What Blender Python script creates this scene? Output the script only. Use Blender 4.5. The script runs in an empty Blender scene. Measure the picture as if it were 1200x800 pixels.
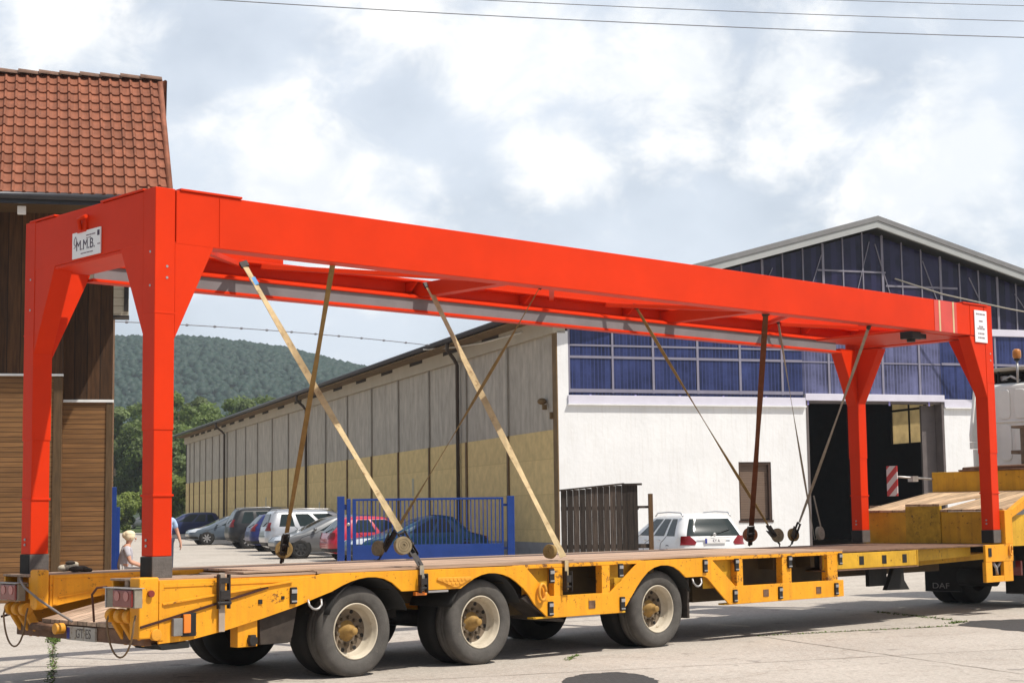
import bpy, bmesh, math, random
import numpy as np
from mathutils import Vector, Matrix, Euler

random.seed(7)
rng = np.random.default_rng(11)
S = bpy.context.scene
C = S.collection
R = math.radians
PI = math.pi

# ------------------------------------------------------------------ helpers
class MB:
    """collects geometry and links it as one mesh object"""
    def __init__(self):
        self.v = []; self.f = []; self.sm = []
    def add(self, vs, fs, smooth=False):
        o = len(self.v)
        self.v += [tuple(p) for p in vs]
        self.f += [tuple(i + o for i in f) for f in fs]
        self.sm += [smooth] * len(fs)
        return self
    def box(self, x0, x1, y0, y1, z0, z1):
        vs = [(x, y, z) for z in (z0, z1) for y in (y0, y1) for x in (x0, x1)]
        return self.add(vs, [(0, 2, 3, 1), (4, 5, 7, 6), (0, 1, 5, 4), (2, 6, 7, 3), (0, 4, 6, 2), (1, 3, 7, 5)])
    def prism(self, poly, t0, t1, axis='y'):
        """extrude a polygon; axis y: poly is (x,z); axis x: poly is (y,z); axis z: poly is (x,y)"""
        n = len(poly)
        def p(q, t):
            return {'y': (q[0], t, q[1]), 'x': (t, q[0], q[1]), 'z': (q[0], q[1], t)}[axis]
        vs = [p(q, t0) for q in poly] + [p(q, t1) for q in poly]
        fs = [tuple(range(n)), tuple(range(2 * n - 1, n - 1, -1))]
        fs += [(i, i + n, (i + 1) % n + n, (i + 1) % n) for i in range(n)]
        return self.add(vs, fs)
    def obox(self, p0, p1, w, h, up=(0, 0, 1)):
        """box along p0->p1; w across, h along up"""
        p0 = Vector(p0); p1 = Vector(p1); d = (p1 - p0).normalized(); up = Vector(up)
        s = d.cross(up)
        if s.length < 1e-4: s = d.cross(Vector((1, 0, 0)))
        s.normalize(); u2 = s.cross(d)
        vs = []
        for p in (p0, p1):
            for a, b in ((-1, -1), (1, -1), (1, 1), (-1, 1)):
                vs.append(p + s * (a * w / 2) + u2 * (b * h / 2))
        return self.add(vs, [(3, 2, 1, 0), (4, 5, 6, 7), (0, 1, 5, 4), (1, 2, 6, 5), (2, 3, 7, 6), (3, 0, 4, 7)])
    def tube(self, pts, r, n=8, cap=True):
        pts = [Vector(p) for p in pts]
        rs = r if isinstance(r, (list, tuple)) else [r] * len(pts)
        vs = []; ref = None
        for i, p in enumerate(pts):
            d = (pts[min(i + 1, len(pts) - 1)] - pts[max(i - 1, 0)]).normalized()
            if ref is None:
                ref = Vector((0, 0, 1)) if abs(d.z) < .9 else Vector((1, 0, 0))
            s = d.cross(ref)
            if s.length < 1e-5: s = d.cross(Vector((0, 1, 0)))
            s.normalize(); t = s.cross(d).normalized(); ref = t
            for k in range(n):
                a = 2 * PI * k / n
                vs.append(p + s * (math.cos(a) * rs[i]) + t * (math.sin(a) * rs[i]))
        fs = []
        for i in range(len(pts) - 1):
            for k in range(n):
                fs.append((i * n + k, i * n + (k + 1) % n, (i + 1) * n + (k + 1) % n, (i + 1) * n + k))
        self.add(vs, fs, True)
        if cap:
            o = len(self.v) - len(vs)
            m = (len(pts) - 1) * n
            self.f += [tuple(o + k for k in range(n - 1, -1, -1)), tuple(o + m + k for k in range(n))]
            self.sm += [False, False]
        return self
    def cyl(self, p0, p1, r, n=20):
        return self.tube([p0, p1], r, n)
    def lathe(self, prof, c, axis='y', n=40, smooth=True, close=False):
        """prof: list of (radius, offset along axis) about centre c"""
        vs = []
        for (r, t) in prof:
            for k in range(n):
                a = 2 * PI * k / n
                ca, sa = math.cos(a) * r, math.sin(a) * r
                if axis == 'y': vs.append((c[0] + ca, c[1] + t, c[2] + sa))
                elif axis == 'x': vs.append((c[0] + t, c[1] + ca, c[2] + sa))
                else: vs.append((c[0] + ca, c[1] + sa, c[2] + t))
        fs = []
        m = len(prof)
        for i in range(m - (0 if close else 1)):
            j = (i + 1) % m
            for k in range(n):
                fs.append((i * n + k, i * n + (k + 1) % n, j * n + (k + 1) % n, j * n + k))
        return self.add(vs, fs, smooth)
    def ball(self, c, r, sx=1, sy=1, sz=1, n=12, m=8):
        vs = []; fs = []
        for i in range(m + 1):
            th = PI * i / m
            for k in range(n):
                a = 2 * PI * k / n
                vs.append((c[0] + r * sx * math.sin(th) * math.cos(a), c[1] + r * sy * math.sin(th) * math.sin(a), c[2] + r * sz * math.cos(th)))
        for i in range(m):
            for k in range(n):
                fs.append((i * n + k, (i + 1) * n + k, (i + 1) * n + (k + 1) % n, i * n + (k + 1) % n))
        return self.add(vs, fs, True)
    def islands(self):
        par = list(range(len(self.v)))
        def find(a):
            while par[a] != a: par[a] = par[par[a]]; a = par[a]
            return a
        for f in self.f:
            r0 = find(f[0])
            for i in f[1:]: par[find(i)] = r0
        groups = {}
        for k, f in enumerate(self.f): groups.setdefault(find(f[0]), []).append(k)
        out = []
        for ks in groups.values():
            mb = MB(); idx = {}
            for k in ks:
                nf = []
                for i in self.f[k]:
                    if i not in idx: idx[i] = len(mb.v); mb.v.append(self.v[i])
                    nf.append(idx[i])
                mb.f.append(tuple(nf)); mb.sm.append(self.sm[k])
            out.append(mb)
        return out
    def each(self, name, m, parent=None, bevel=0):
        """one object per separate piece, all with the same name"""
        return [mb.build(name, m, parent, bevel) for mb in self.islands()]
    def build(self, name, m, parent=None, bevel=0, fix=True):
        me = bpy.data.meshes.new(name)
        me.from_pydata(self.v, [], self.f)
        me.polygons.foreach_set('use_smooth', self.sm)
        if fix:
            bm = bmesh.new(); bm.from_mesh(me)
            bmesh.ops.recalc_face_normals(bm, faces=bm.faces)
            bm.to_mesh(me); bm.free()
        me.materials.append(m)
        o = bpy.data.objects.new(name, me)
        C.objects.link(o)
        if parent: o.parent = parent
        if bevel:
            b = o.modifiers.new('Bevel', 'BEVEL'); b.width = bevel; b.segments = 2
            b.limit_method = 'ANGLE'; b.angle_limit = R(40)
        return o

def tag(o, label=None, cat=None, group=None, kind=None):
    if label: o['label'] = label
    if cat: o['category'] = cat
    if group: o['group'] = group
    if kind: o['kind'] = kind
    return o

def empty(name, loc=(0, 0, 0), rz=0, label=None, cat=None, group=None):
    o = bpy.data.objects.new(name, None); C.objects.link(o)
    o.location = loc; o.rotation_euler = (0, 0, rz); o.empty_display_size = .3
    return tag(o, label, cat, group)

def copy_tree(o, parent=None):
    c = o.copy(); C.objects.link(c)
    if parent: c.parent = parent
    for ch in list(o.children): copy_tree(ch, c)
    return c

def text(name, s, size, m, parent, mtx, depth=.001, squash=1.0, align='CENTER'):
    cu = bpy.data.curves.new(name, 'FONT')
    cu.body = s; cu.size = size; cu.extrude = depth; cu.align_x = align; cu.align_y = 'CENTER'
    tmp = bpy.data.objects.new('tmp', cu); C.objects.link(tmp)
    dg = bpy.context.evaluated_depsgraph_get()
    me = bpy.data.meshes.new_from_object(tmp.evaluated_get(dg))
    bpy.data.objects.remove(tmp)
    me.transform(mtx @ Matrix.Diagonal((squash, 1, 1, 1)))
    me.name = name; me.materials.clear(); me.materials.append(m)
    o = bpy.data.objects.new(name, me); C.objects.link(o); o.parent = parent
    return o

def frame3(x, y, z, org):
    m = Matrix.Identity(4)
    for i, c in enumerate((x, y, z)):
        for j in range(3): m[j][i] = c[j]
    for j in range(3): m[j][3] = org[j]
    return m

# ------------------------------------------------------------------ materials
def mat(name, col, rough=.5, metal=0., var=.12, scale=3., stretch=(1, 1, 1), bump=0., bscale=60.,
        dirt=None, streak=None, coat=0., spec=.28):
    """dirt = (colour, amount 0..1, scale); streak = (colour, amount) vertical run marks"""
    m = bpy.data.materials.new(name); m.use_nodes = True
    nt = m.node_tree; N = nt.nodes; L = nt.links
    p = N['Principled BSDF']
    p.inputs['Roughness'].default_value = rough; p.inputs['Metallic'].default_value = metal
    p.inputs['Coat Weight'].default_value = coat
    p.inputs['Specular IOR Level'].default_value = spec
    tc = N.new('ShaderNodeTexCoord'); mp = N.new('ShaderNodeMapping')
    mp.inputs['Scale'].default_value = stretch
    L.new(tc.outputs['Object'], mp.inputs['Vector'])
    nz = N.new('ShaderNodeTexNoise'); nz.inputs['Scale'].default_value = scale; nz.inputs['Detail'].default_value = 6
    nz.inputs['Roughness'].default_value = .62
    L.new(mp.outputs[0], nz.inputs['Vector'])
    rp = N.new('ShaderNodeMapRange'); rp.inputs['From Min'].default_value = .3; rp.inputs['From Max'].default_value = .7
    rp.inputs['To Min'].default_value = 1 - var; rp.inputs['To Max'].default_value = 1 + var
    L.new(nz.outputs['Fac'], rp.inputs['Value'])
    mx = N.new('ShaderNodeVectorMath'); mx.operation = 'SCALE'
    mx.inputs[0].default_value = col[:3]
    L.new(rp.outputs[0], mx.inputs['Scale'])
    out = mx.outputs[0]
    def blend(fac, c):
        nonlocal out
        b = N.new('ShaderNodeMix'); b.data_type = 'RGBA'
        L.new(fac, b.inputs['Factor']); L.new(out, b.inputs['A']); b.inputs['B'].default_value = (*c, 1)
        out = b.outputs['Result']
    if dirt:
        n2 = N.new('ShaderNodeTexNoise'); n2.inputs['Scale'].default_value = dirt[2]; n2.inputs['Detail'].default_value = 8
        n2.inputs['Roughness'].default_value = .7
        L.new(tc.outputs['Object'], n2.inputs['Vector'])
        r2 = N.new('ShaderNodeMapRange'); t = .72 - .3 * dirt[1]
        r2.inputs['From Min'].default_value = t; r2.inputs['From Max'].default_value = t + .09
        L.new(n2.outputs['Fac'], r2.inputs['Value'])
        blend(r2.outputs[0], dirt[0])
    if streak:
        mp3 = N.new('ShaderNodeMapping'); mp3.inputs['Scale'].default_value = (9, 9, .6)
        L.new(tc.outputs['Object'], mp3.inputs['Vector'])
        n3 = N.new('ShaderNodeTexNoise'); n3.inputs['Scale'].default_value = 1.6; n3.inputs['Detail'].default_value = 5
        L.new(mp3.outputs[0], n3.inputs['Vector'])
        r3 = N.new('ShaderNodeMapRange'); r3.inputs['From Min'].default_value = .5; r3.inputs['From Max'].default_value = .75
        r3.inputs['To Max'].default_value = streak[1]
        L.new(n3.outputs['Fac'], r3.inputs['Value'])
        blend(r3.outputs[0], streak[0])
    L.new(out, p.inputs['Base Color'])
    if bump:
        nb = N.new('ShaderNodeTexNoise'); nb.inputs['Scale'].default_value = bscale; nb.inputs['Detail'].default_value = 4
        L.new(tc.outputs['Object'], nb.inputs['Vector'])
        bp = N.new('ShaderNodeBump'); bp.inputs['Strength'].default_value = bump; bp.inputs['Distance'].default_value = .02
        L.new(nb.outputs['Fac'], bp.inputs['Height']); L.new(bp.outputs[0], p.inputs['Normal'])
    return m

def lines_mat(name, col, dark, pitch, axis, width=.12, rough=.7, var=.25, grain=(1, 1, 1), bump=.6, tone=.25, off=0.):
    """boards / planks / ribs: pitch metres along object axis; per-board tone from white noise"""
    m = mat(name, col, rough, var=var, scale=3, stretch=grain)
    nt = m.node_tree; N = nt.nodes; L = nt.links
    p = N['Principled BSDF']; src = p.inputs['Base Color'].links[0].from_socket
    tc = [n for n in N if n.type == 'TEX_COORD'][0]
    sx = N.new('ShaderNodeSeparateXYZ'); L.new(tc.outputs['Object'], sx.inputs[0])
    d = N.new('ShaderNodeMath'); d.operation = 'MULTIPLY_ADD'; d.inputs[1].default_value = 1 / pitch; d.inputs[2].default_value = 100 + off
    L.new(sx.outputs['XYZ'.index(axis)], d.inputs[0])
    fl = N.new('ShaderNodeMath'); fl.operation = 'FLOOR'; L.new(d.outputs[0], fl.inputs[0])
    fr = N.new('ShaderNodeMath'); fr.operation = 'FRACT'; L.new(d.outputs[0], fr.inputs[0])
    wn = N.new('ShaderNodeTexWhiteNoise'); wn.noise_dimensions = '1D'; L.new(fl.outputs[0], wn.inputs['W'])
    tr = N.new('ShaderNodeMapRange'); tr.inputs['To Min'].default_value = 1 - tone; tr.inputs['To Max'].default_value = 1 + tone
    L.new(wn.outputs['Value'], tr.inputs['Value'])
    sc = N.new('ShaderNodeVectorMath'); sc.operation = 'SCALE'; L.new(src, sc.inputs[0]); L.new(tr.outputs[0], sc.inputs['Scale'])
    ed = N.new('ShaderNodeMath'); ed.operation = 'LESS_THAN'; ed.inputs[1].default_value = width; L.new(fr.outputs[0], ed.inputs[0])
    b = N.new('ShaderNodeMix'); b.data_type = 'RGBA'
    L.new(ed.outputs[0], b.inputs['Factor']); L.new(sc.outputs[0], b.inputs['A']); b.inputs['B'].default_value = (*dark, 1)
    L.new(b.outputs['Result'], p.inputs['Base Color'])
    if bump:
        bp = N.new('ShaderNodeBump'); bp.inputs['Strength'].default_value = bump; bp.inputs['Distance'].default_value = .012
        ml = N.new('ShaderNodeMath'); ml.operation = 'SUBTRACT'; ml.inputs[0].default_value = 1
        L.new(ed.outputs[0], ml.inputs[1]); L.new(ml.outputs[0], bp.inputs['Height']); L.new(bp.outputs[0], p.inputs['Normal'])
    return m

RUST = (.10, .035, .012)
ORANGE = mat('orange_paint', (.62, .031, .003), .5, var=.10, scale=.9, dirt=((.42, .025, .004), .16, 14), bump=.04, bscale=30, spec=.13)
PINK = mat('scuffed_red_paint', (.58, .075, .06), .5, var=.1)
CREAM = mat('bare_primer', (.55, .42, .24), .6)
YELLOW = mat('yellow_paint', (.76, .325, .014), .5, var=.12, scale=2.2, dirt=(RUST, .38, 24), streak=((.42, .16, .02), .35), bump=.08, bscale=40)
def chips(m, col, scale, lo, stretch):
    N = m.node_tree.nodes; L = m.node_tree.links; p = N['Principled BSDF']; src = p.inputs['Base Color'].links[0].from_socket
    tc = [n for n in N if n.type == 'TEX_COORD'][0]; mp = N.new('ShaderNodeMapping'); mp.inputs['Scale'].default_value = stretch; L.new(tc.outputs['Object'], mp.inputs['Vector'])
    nz = N.new('ShaderNodeTexNoise'); nz.inputs['Scale'].default_value = scale; nz.inputs['Detail'].default_value = 9; nz.inputs['Roughness'].default_value = .78; L.new(mp.outputs[0], nz.inputs['Vector'])
    r = N.new('ShaderNodeMapRange'); r.inputs['From Min'].default_value = lo; r.inputs['From Max'].default_value = lo + .05; L.new(nz.outputs['Fac'], r.inputs['Value'])
    b = N.new('ShaderNodeMix'); b.data_type = 'RGBA'; L.new(r.outputs[0], b.inputs['Factor']); L.new(src, b.inputs['A']); b.inputs['B'].default_value = (*col, 1); L.new(b.outputs['Result'], p.inputs['Base Color'])
chips(YELLOW, (.16, .065, .02), 4.5, .605, (1, 1, 1.6))
YELLOW_R = mat('chipped_yellow_paint', (.76, .325, .014), .55, var=.14, scale=2.2, dirt=(RUST, .45, 24), bump=.1, bscale=40)
chips(YELLOW_R, (.16, .065, .02), 9, .535, (1, 1, 1))
YELLOW_W = mat('worn_yellow_paint', (.58, .325, .022), .6, var=.22, scale=2.5, dirt=(RUST, .40, 16), streak=((.26, .13, .02), .35), bump=.15, bscale=30)
YPIN = mat('yellow_pin_paint', (.70, .31, .03), .5, var=.15, dirt=(RUST, .3, 30))
DARKSTEEL = mat('dark_steel', (.035, .03, .028), .55, metal=.3, var=.3, scale=12)
BLACK = mat('black_rubber', (.018, .017, .016), .75, var=.25, scale=8)
BLACKP = mat('black_plastic', (.016, .016, .016), .5, var=.2)
GREYBLK = mat('grey_rubber_block', (.115, .10, .09), .8, var=.2, scale=14, bump=.2)
TYRE = mat('tyre_rubber', (.085, .078, .070), .85, var=.22, scale=10, dirt=((.16, .14, .115), .25, 12), bump=.25, bscale=90)
RIM = mat('cream_wheel_steel', (.50, .44, .34), .5, var=.15, scale=8, dirt=((.20, .13, .07), .40, 9))
DISC = mat('dusty_wheel_disc', (.17, .13, .09), .8, var=.3, scale=10, dirt=((.07, .05, .03), .4, 12))
HUBP = mat('ochre_hub_paint', (.30, .18, .055), .55, var=.25, scale=15, dirt=((.08, .05, .03), .35, 25))
HUBD = mat('dusty_brake_drum', (.10, .075, .05), .8, var=.3, scale=20)
DECK = lines_mat('weathered_planks', (.43, .295, .205), (.08, .055, .04), .20, 'Y', .05, .85, .4, (.35, 6, 6), .5, .22)
DECKEND = mat('weathered_timber', (.33, .23, .16), .85, var=.4, scale=4, stretch=(.5, 8, 8), bump=.3, bscale=40)
RAMPW = lines_mat('ramp_planks', (.42, .30, .21), (.06, .045, .035), .17, 'Y', .06, .85, .45, (.5, 6, 6), .5, .3)
GOOSEW = lines_mat('pale_oak_planks', (.43, .30, .18), (.10, .06, .03), .24, 'Y', .05, .85, .4, (.5, 7, 7), .6, .25)
RUSTPL = mat('rusty_plate', (.16, .09, .055), .8, var=.4, scale=8, bump=.3)
GALV = mat('galvanised', (.40, .39, .38), .45, metal=.6, var=.2, scale=10)
WEBB = mat('beige_webbing', (.48, .365, .20), .85, var=.2, scale=9, dirt=((.27, .18, .09), .5, 7), bump=.3, bscale=200)
WEBO = mat('olive_webbing', (.24, .155, .055), .85, var=.2, scale=12, bump=.3, bscale=200)
WEBBR = mat('brown_webbing', (.11, .035, .012), .85, var=.2, scale=12, bump=.3, bscale=200)
WEBG = mat('grey_webbing', (.30, .26, .20), .85, var=.2, scale=12, bump=.3, bscale=200)
ROLLB = mat('dusty_webbing', (.22, .17, .10), .9, var=.25, scale=14)
BLUETAG = mat('blue_tag', (.10, .30, .60), .6)
REDLENS = mat('red_lens', (.20, .025, .02), .25, var=.1, coat=.5)
REFL = mat('reflector_disc', (.45, .16, .14), .25, coat=.4)
AMBER = mat('amber_lens', (.75, .20, .02), .25, coat=.5)
AMBERD = mat('amber_dome', (.42, .15, .02), .3, coat=.6)
WHITEP = mat('white_sign', (.80, .79, .78), .5, var=.02)
INK = mat('sign_ink', (.06, .04, .07), .6, var=.05)
INKL = mat('sign_faint_ink', (.25, .20, .22), .6, var=.05)
PLATEW = mat('plate_white', (.40, .37, .32), .6, var=.15, dirt=((.22, .17, .11), .6, 14))
PLATEB = mat('plate_blue', (.03, .04, .25), .5)
GREYG = mat('grey_guard', (.185, .17, .172), .5, var=.12, scale=3)
ROPE = mat('rope', (.20, .13, .07), .85, var=.2)

# ------------------------------------------------------------------ frames
AL = .8153
U = Vector((math.sin(AL), math.cos(AL), 0)); W = Vector((-math.cos(AL), math.sin(AL), 0))
ORG = Vector((-3.1156, 14.2317, 0))
TRZ = math.atan2(U.y, U.x)
GL, GW, GZ = 13.87, 2.43, 4.41

def T(a, b, z): return ORG + U * a + W * b + Vector((0, 0, z))

GY = [(-50, 0), (30, 0), (54, .11), (75, .18), (95, .36), (130, .45), (400, .5), (6000, .5)]
def gz(y): return float(np.interp(y, [g[0] for g in GY], [g[1] for g in GY]))

# ------------------------------------------------------------------ ground
def ground_material():
    m = bpy.data.materials.new('old_concrete'); m.use_nodes = True
    N = m.node_tree.nodes; L = m.node_tree.links; p = N['Principled BSDF']
    p.inputs['Roughness'].default_value = .9
    tc = N.new('ShaderNodeTexCoord')
    def noise(s, d=6, r=.6):
        n = N.new('ShaderNodeTexNoise'); n.inputs['Scale'].default_value = s; n.inputs['Detail'].default_value = d
        n.inputs['Roughness'].default_value = r; L.new(tc.outputs['Object'], n.inputs['Vector']); return n.outputs['Fac']
    def rng_(f, a, b, c=0, d=1):
        r = N.new('ShaderNodeMapRange'); r.inputs['From Min'].default_value = a; r.inputs['From Max'].default_value = b
        r.inputs['To Min'].default_value = c; r.inputs['To Max'].default_value = d; L.new(f, r.inputs['Value']); return r.outputs[0]
    def mixc(f, a, b):
        x = N.new('ShaderNodeMix'); x.data_type = 'RGBA'; L.new(f, x.inputs['Factor'])
        for k, c in (('A', a), ('B', b)):
            if isinstance(c, tuple): x.inputs[k].default_value = (*c, 1)
            else: L.new(c, x.inputs[k])
        return x.outputs['Result']
    c = mixc(rng_(noise(.35, 5), .35, .65), (.365, .327, .282), (.465, .42, .366))
    c = mixc(rng_(noise(1.3, 9, .72), .50, .72, 0, .7), c, (.29, .245, .20))
    c = mixc(rng_(noise(55, 3, .6), .53, .68, 0, .7), c, (.24, .19, .15))
    c = mixc(rng_(noise(90, 2, .5), .56, .67, 0, .75), c, (.66, .585, .49))
    c = mixc(rng_(noise(.55, 7, .65), .60, .70, 0, .5), c, (.20, .17, .14))
    c = mixc(rng_(noise(13, 5, .7), .47, .66, 0, .62), c, (.255, .215, .175))
    c = mixc(rng_(noise(27, 4, .7), .52, .66, 0, .7), c, (.60, .54, .46))
    c = mixc(rng_(noise(2.4, 3, .5), .66, .70, 0, .55), c, (.13, .115, .10))
    # cracks
    v = N.new('ShaderNodeTexVoronoi'); v.feature = 'DISTANCE_TO_EDGE'; v.inputs['Scale'].default_value = .22
    wob = N.new('ShaderNodeTexNoise'); wob.inputs['Scale'].default_value = 1.2; wob.inputs['Detail'].default_value = 6
    L.new(tc.outputs['Object'], wob.inputs['Vector'])
    ad = N.new('ShaderNodeVectorMath'); ad.operation = 'MULTIPLY_ADD'; ad.inputs[1].default_value = (.8, .8, .8)
    L.new(wob.outputs['Color'], ad.inputs[0]); L.new(tc.outputs['Object'], ad.inputs[2]); L.new(ad.outputs[0], v.inputs['Vector'])
    c = mixc(rng_(v.outputs['Distance'], .0, .004, .35, 0), c, (.16, .13, .10))
    L.new(c, p.inputs['Base Color'])
    b = N.new('ShaderNodeBump'); b.inputs['Strength'].default_value = .35; b.inputs['Distance'].default_value = .01
    L.new(noise(70, 4), b.inputs['Height']); L.new(b.outputs[0], p.inputs['Normal'])
    return m
CONCRETE = ground_material()
xs = [-6000, -900, -200, -60, -20, 0, 20, 60, 200, 900, 6000]
ys = [-50, 10, 30, 38, 46, 54, 65, 75, 85, 95, 110, 130, 250, 400, 1500, 6000]
g = MB()
g.add([(x, y, gz(y)) for y in ys for x in xs],
      [(j * len(xs) + i, j * len(xs) + i + 1, (j + 1) * len(xs) + i + 1, (j + 1) * len(xs) + i) for j in range(len(ys) - 1) for i in range(len(xs) - 1)])
tag(g.build('ground', CONCRETE), 'pale weathered concrete yard', None, None, 'structure')
# a green strip under the far trees
GRASS = mat('rough_grass', (.07, .10, .025), .95, var=.4, scale=.6, bump=.4, bscale=6)
gs = MB(); gs.add([(-300, 128, .46), (300, 118, .455), (300, 420, .51), (-300, 420, .51)], [(0, 1, 2, 3)])
tag(gs.build('grass_verge', GRASS), 'grass verge under the trees at the far end', None, None, 'structure')
# asphalt repair patches (ragged outlines)
ASPH = mat('asphalt_patch', (.055, .052, .05), .85, var=.3, scale=20, bump=.5, bscale=80)
def patch(name, pts, z, m, wob=.05, sub=10):
    ring = []
    n = len(pts)
    for i in range(n):
        a = Vector(pts[i]); b = Vector(pts[(i + 1) % n])
        for k in range(sub):
            q = a.lerp(b, k / sub)
            ring.append((q.x + random.uniform(-wob, wob), q.y + random.uniform(-wob, wob), z))
    mb = MB(); mb.add(ring, [tuple(range(len(ring)))])
    return mb.build(name, m)
tag(patch('asphalt_patch', [(.42, 14.6), (.42, 15.3), (.62, 15.75), (.95, 15.92), (1.2, 15.6), (1.28, 15.0), (1.2, 14.4)], .004, ASPH, .02), 'dark asphalt repair at the bottom of the picture', None, None, 'structure')
tag(patch('asphalt_patch', [(5.7, 21.5), (6.1, 22.3), (7.2, 22.6), (9, 22.0), (9, 19.2), (6.9, 19.3), (6.3, 20.1)], .004, ASPH, .07), 'dark asphalt repair beside the tractor', None, None, 'structure')
# slab joints
JOINT = mat('joint_filler', (.10, .075, .05), .95, var=.4, scale=8)
def strip(name, pts, w, z, m, wob=.02):
    L_ = []; R_ = []
    pp = []
    for i in range(len(pts) - 1):
        a = Vector((*pts[i], 0)); b = Vector((*pts[i + 1], 0)); n = max(2, int((b - a).length / .25))
        pp += [a.lerp(b, k / n) for k in range(n)]
    pp.append(Vector((*pts[-1], 0)))
    for i, q in enumerate(pp):
        d = (pp[min(i + 1, len(pp) - 1)] - pp[max(i - 1, 0)]).normalized(); s = Vector((-d.y, d.x, 0))
        ww = w * random.uniform(.4, 1.3); o = random.uniform(-wob, wob)
        L_.append(tuple(q + s * (o + ww) + Vector((0, 0, z)))); R_.append(tuple(q + s * (o - ww) + Vector((0, 0, z))))
    n = len(pp)
    mb = MB(); mb.add(L_ + R_, [(i, i + n, i + n + 1, i + 1) for i in range(n - 1)])
    return mb.build(name, m)
tag(strip('paving_joint', [(-6.6, 23.6), (-6.06, 21.79), (-4.33, 15.59), (-3.9, 13.9)], .012, .003, JOINT), None, None, None, 'structure')
tag(strip('paving_joint', [(2.2, 19.9), (2.85, 20.2), (5.7, 21.45), (6.5, 21.8), (9.5, 23)], .014, .003, JOINT), None, None, None, 'structure')
tag(strip('paving_joint', [(3.4, 26.5), (5.54, 24.4), (5.99, 22.22), (6.2, 20.2)], .012, .0035, JOINT), None, None, None, 'structure')
tag(strip('paving_joint', [(-1.5, 15.2), (2.2, 16.6), (6.0, 18.1), (10, 19.6)], .007, .0032, JOINT, .012), None, None, None, 'structure')
tag(strip('paving_joint', [(2.95, 20.1), (3.9, 17.3), (4.9, 14.4)], .007, .0034, JOINT, .012), None, None, None, 'structure')
# weeds growing in the joints
WEED = mat('weed_leaf', (.085, .13, .025), .8, var=.4, scale=30)
wd = MB()
def weed_run(p0, p1, n, spread, hmax):
    a = Vector((*p0, 0)); b = Vector((*p1, 0))
    for i in range(n):
        q = a.lerp(b, random.random()) + Vector((random.gauss(0, spread), random.gauss(0, spread), 0))
        an = random.random() * 2 * PI; h = random.uniform(.2, 1) * hmax; l = random.uniform(.02, .05)
        d = Vector((math.cos(an), math.sin(an), 0)); s = Vector((-d.y, d.x, 0)) * l * .35
        wd.add([q - s, q + s, q + d * l + Vector((0, 0, h))], [(0, 1, 2)])
weed_run((-6.1, 22.0), (-4.35, 15.6), 420, .025, .018)
weed_run((-6.08, 21.9), (-5.75, 20.7), 350, .035, .05)
weed_run((.52, 17.2), (.66, 17.9), 60, .025, .02)
weed_run((2.9, 20.2), (5.6, 21.45), 260, .03, .02)
weed_run((5.75, 21.9), (5.98, 22.25), 90, .05, .03)
weed_run((5.3, 24.6), (5.9, 22.6), 160, .04, .03)
tag(wd.build('weeds', WEED, fix=False), 'green weeds and moss growing in the slab joints', 'weeds', None, 'stuff')

# ------------------------------------------------------------------ gantry
G = empty('portal_gantry', ORG, TRZ, 'bright orange steel portal frame with four legs standing on the yellow trailer', 'gantry')
t = .2
EACH = {'strip_glazing': 'strip_glazing', 'mullions': 'mullion', 'blackout_lining': 'blackout_lining', 'sill_ledge': 'sill_ledge', 'sill_band': 'sill_band', 'studs': 'stud',
        'upper_studs': 'stud', 'vent_slots': 'vent_slot', 'stake_pockets': 'stake_pocket', 'pocket_lips': 'pocket_lip', 'side_fairing': 'side_fairing', 'beige_upper_bay': 'beige_upper_bay',
        'mudguard': 'mudguard', 'neck_side': 'neck_side', 'stiffener': 'stiffener', 'bulkhead': 'bulkhead', 'pressed_ribs': 'pressed_rib', 'truss_bars': 'truss_bar', 'pale_markers': 'pale_marker',
        'clips': 'clip', 'glazing_bars': 'glazing_bar', 'cover_plate': 'cover_plate', 'bare_strip': 'bare_strip', 'lower_wall': 'lower_wall', 'upper_wall': 'upper_wall', 'chassis': 'chassis_member',
        'gooseneck': 'gooseneck', 'neck_web': 'neck_web', 'flange': 'flange', 'seam': 'seam', 'weld_seam': 'weld_seam', 'upper_rail': 'upper_rail', 'lower_rail': 'lower_rail', 'reflector': 'reflector',
        'loose_board': 'loose_board', 'slots': 'slot', 'landing_gear': 'landing_leg', 'vent_holes': 'vent_hole', 'bolts': 'bolt', 'axle': 'axle_part', 'deck': 'deck', 'rear_beam': 'rear_beam_plate', 'truck_chassis': 'chassis_member', 'frame_bars': 'frame_bar', 'corner_trim': 'corner_trim', 'rear_wall': 'rear_wall', 'spoiler_frame': 'spoiler_bar'}
def put(name, mb, m, par, bevel):
    if name in EACH and len(mb.islands()) > 1:
        return mb.each(EACH[name], m, par, bevel)[0]
    return mb.build(name, m, par, bevel)
def gpart(name, mb, m=ORANGE, par=G, bevel=.006): return put(name, mb, m, par, bevel)
def girder(name, y0, y1):
    o = MB(); o.prism([(.21, 4.41), (.21, 3.93), (.6, 3.93), (13.29, 3.96), (13.66, 3.96), (13.66, 4.40)], y0, y1)
    return gpart(name, o)
nb = girder('girder', 0.002, .2)
nb['label'] = 'near long girder of the orange frame, plain box face'
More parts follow.
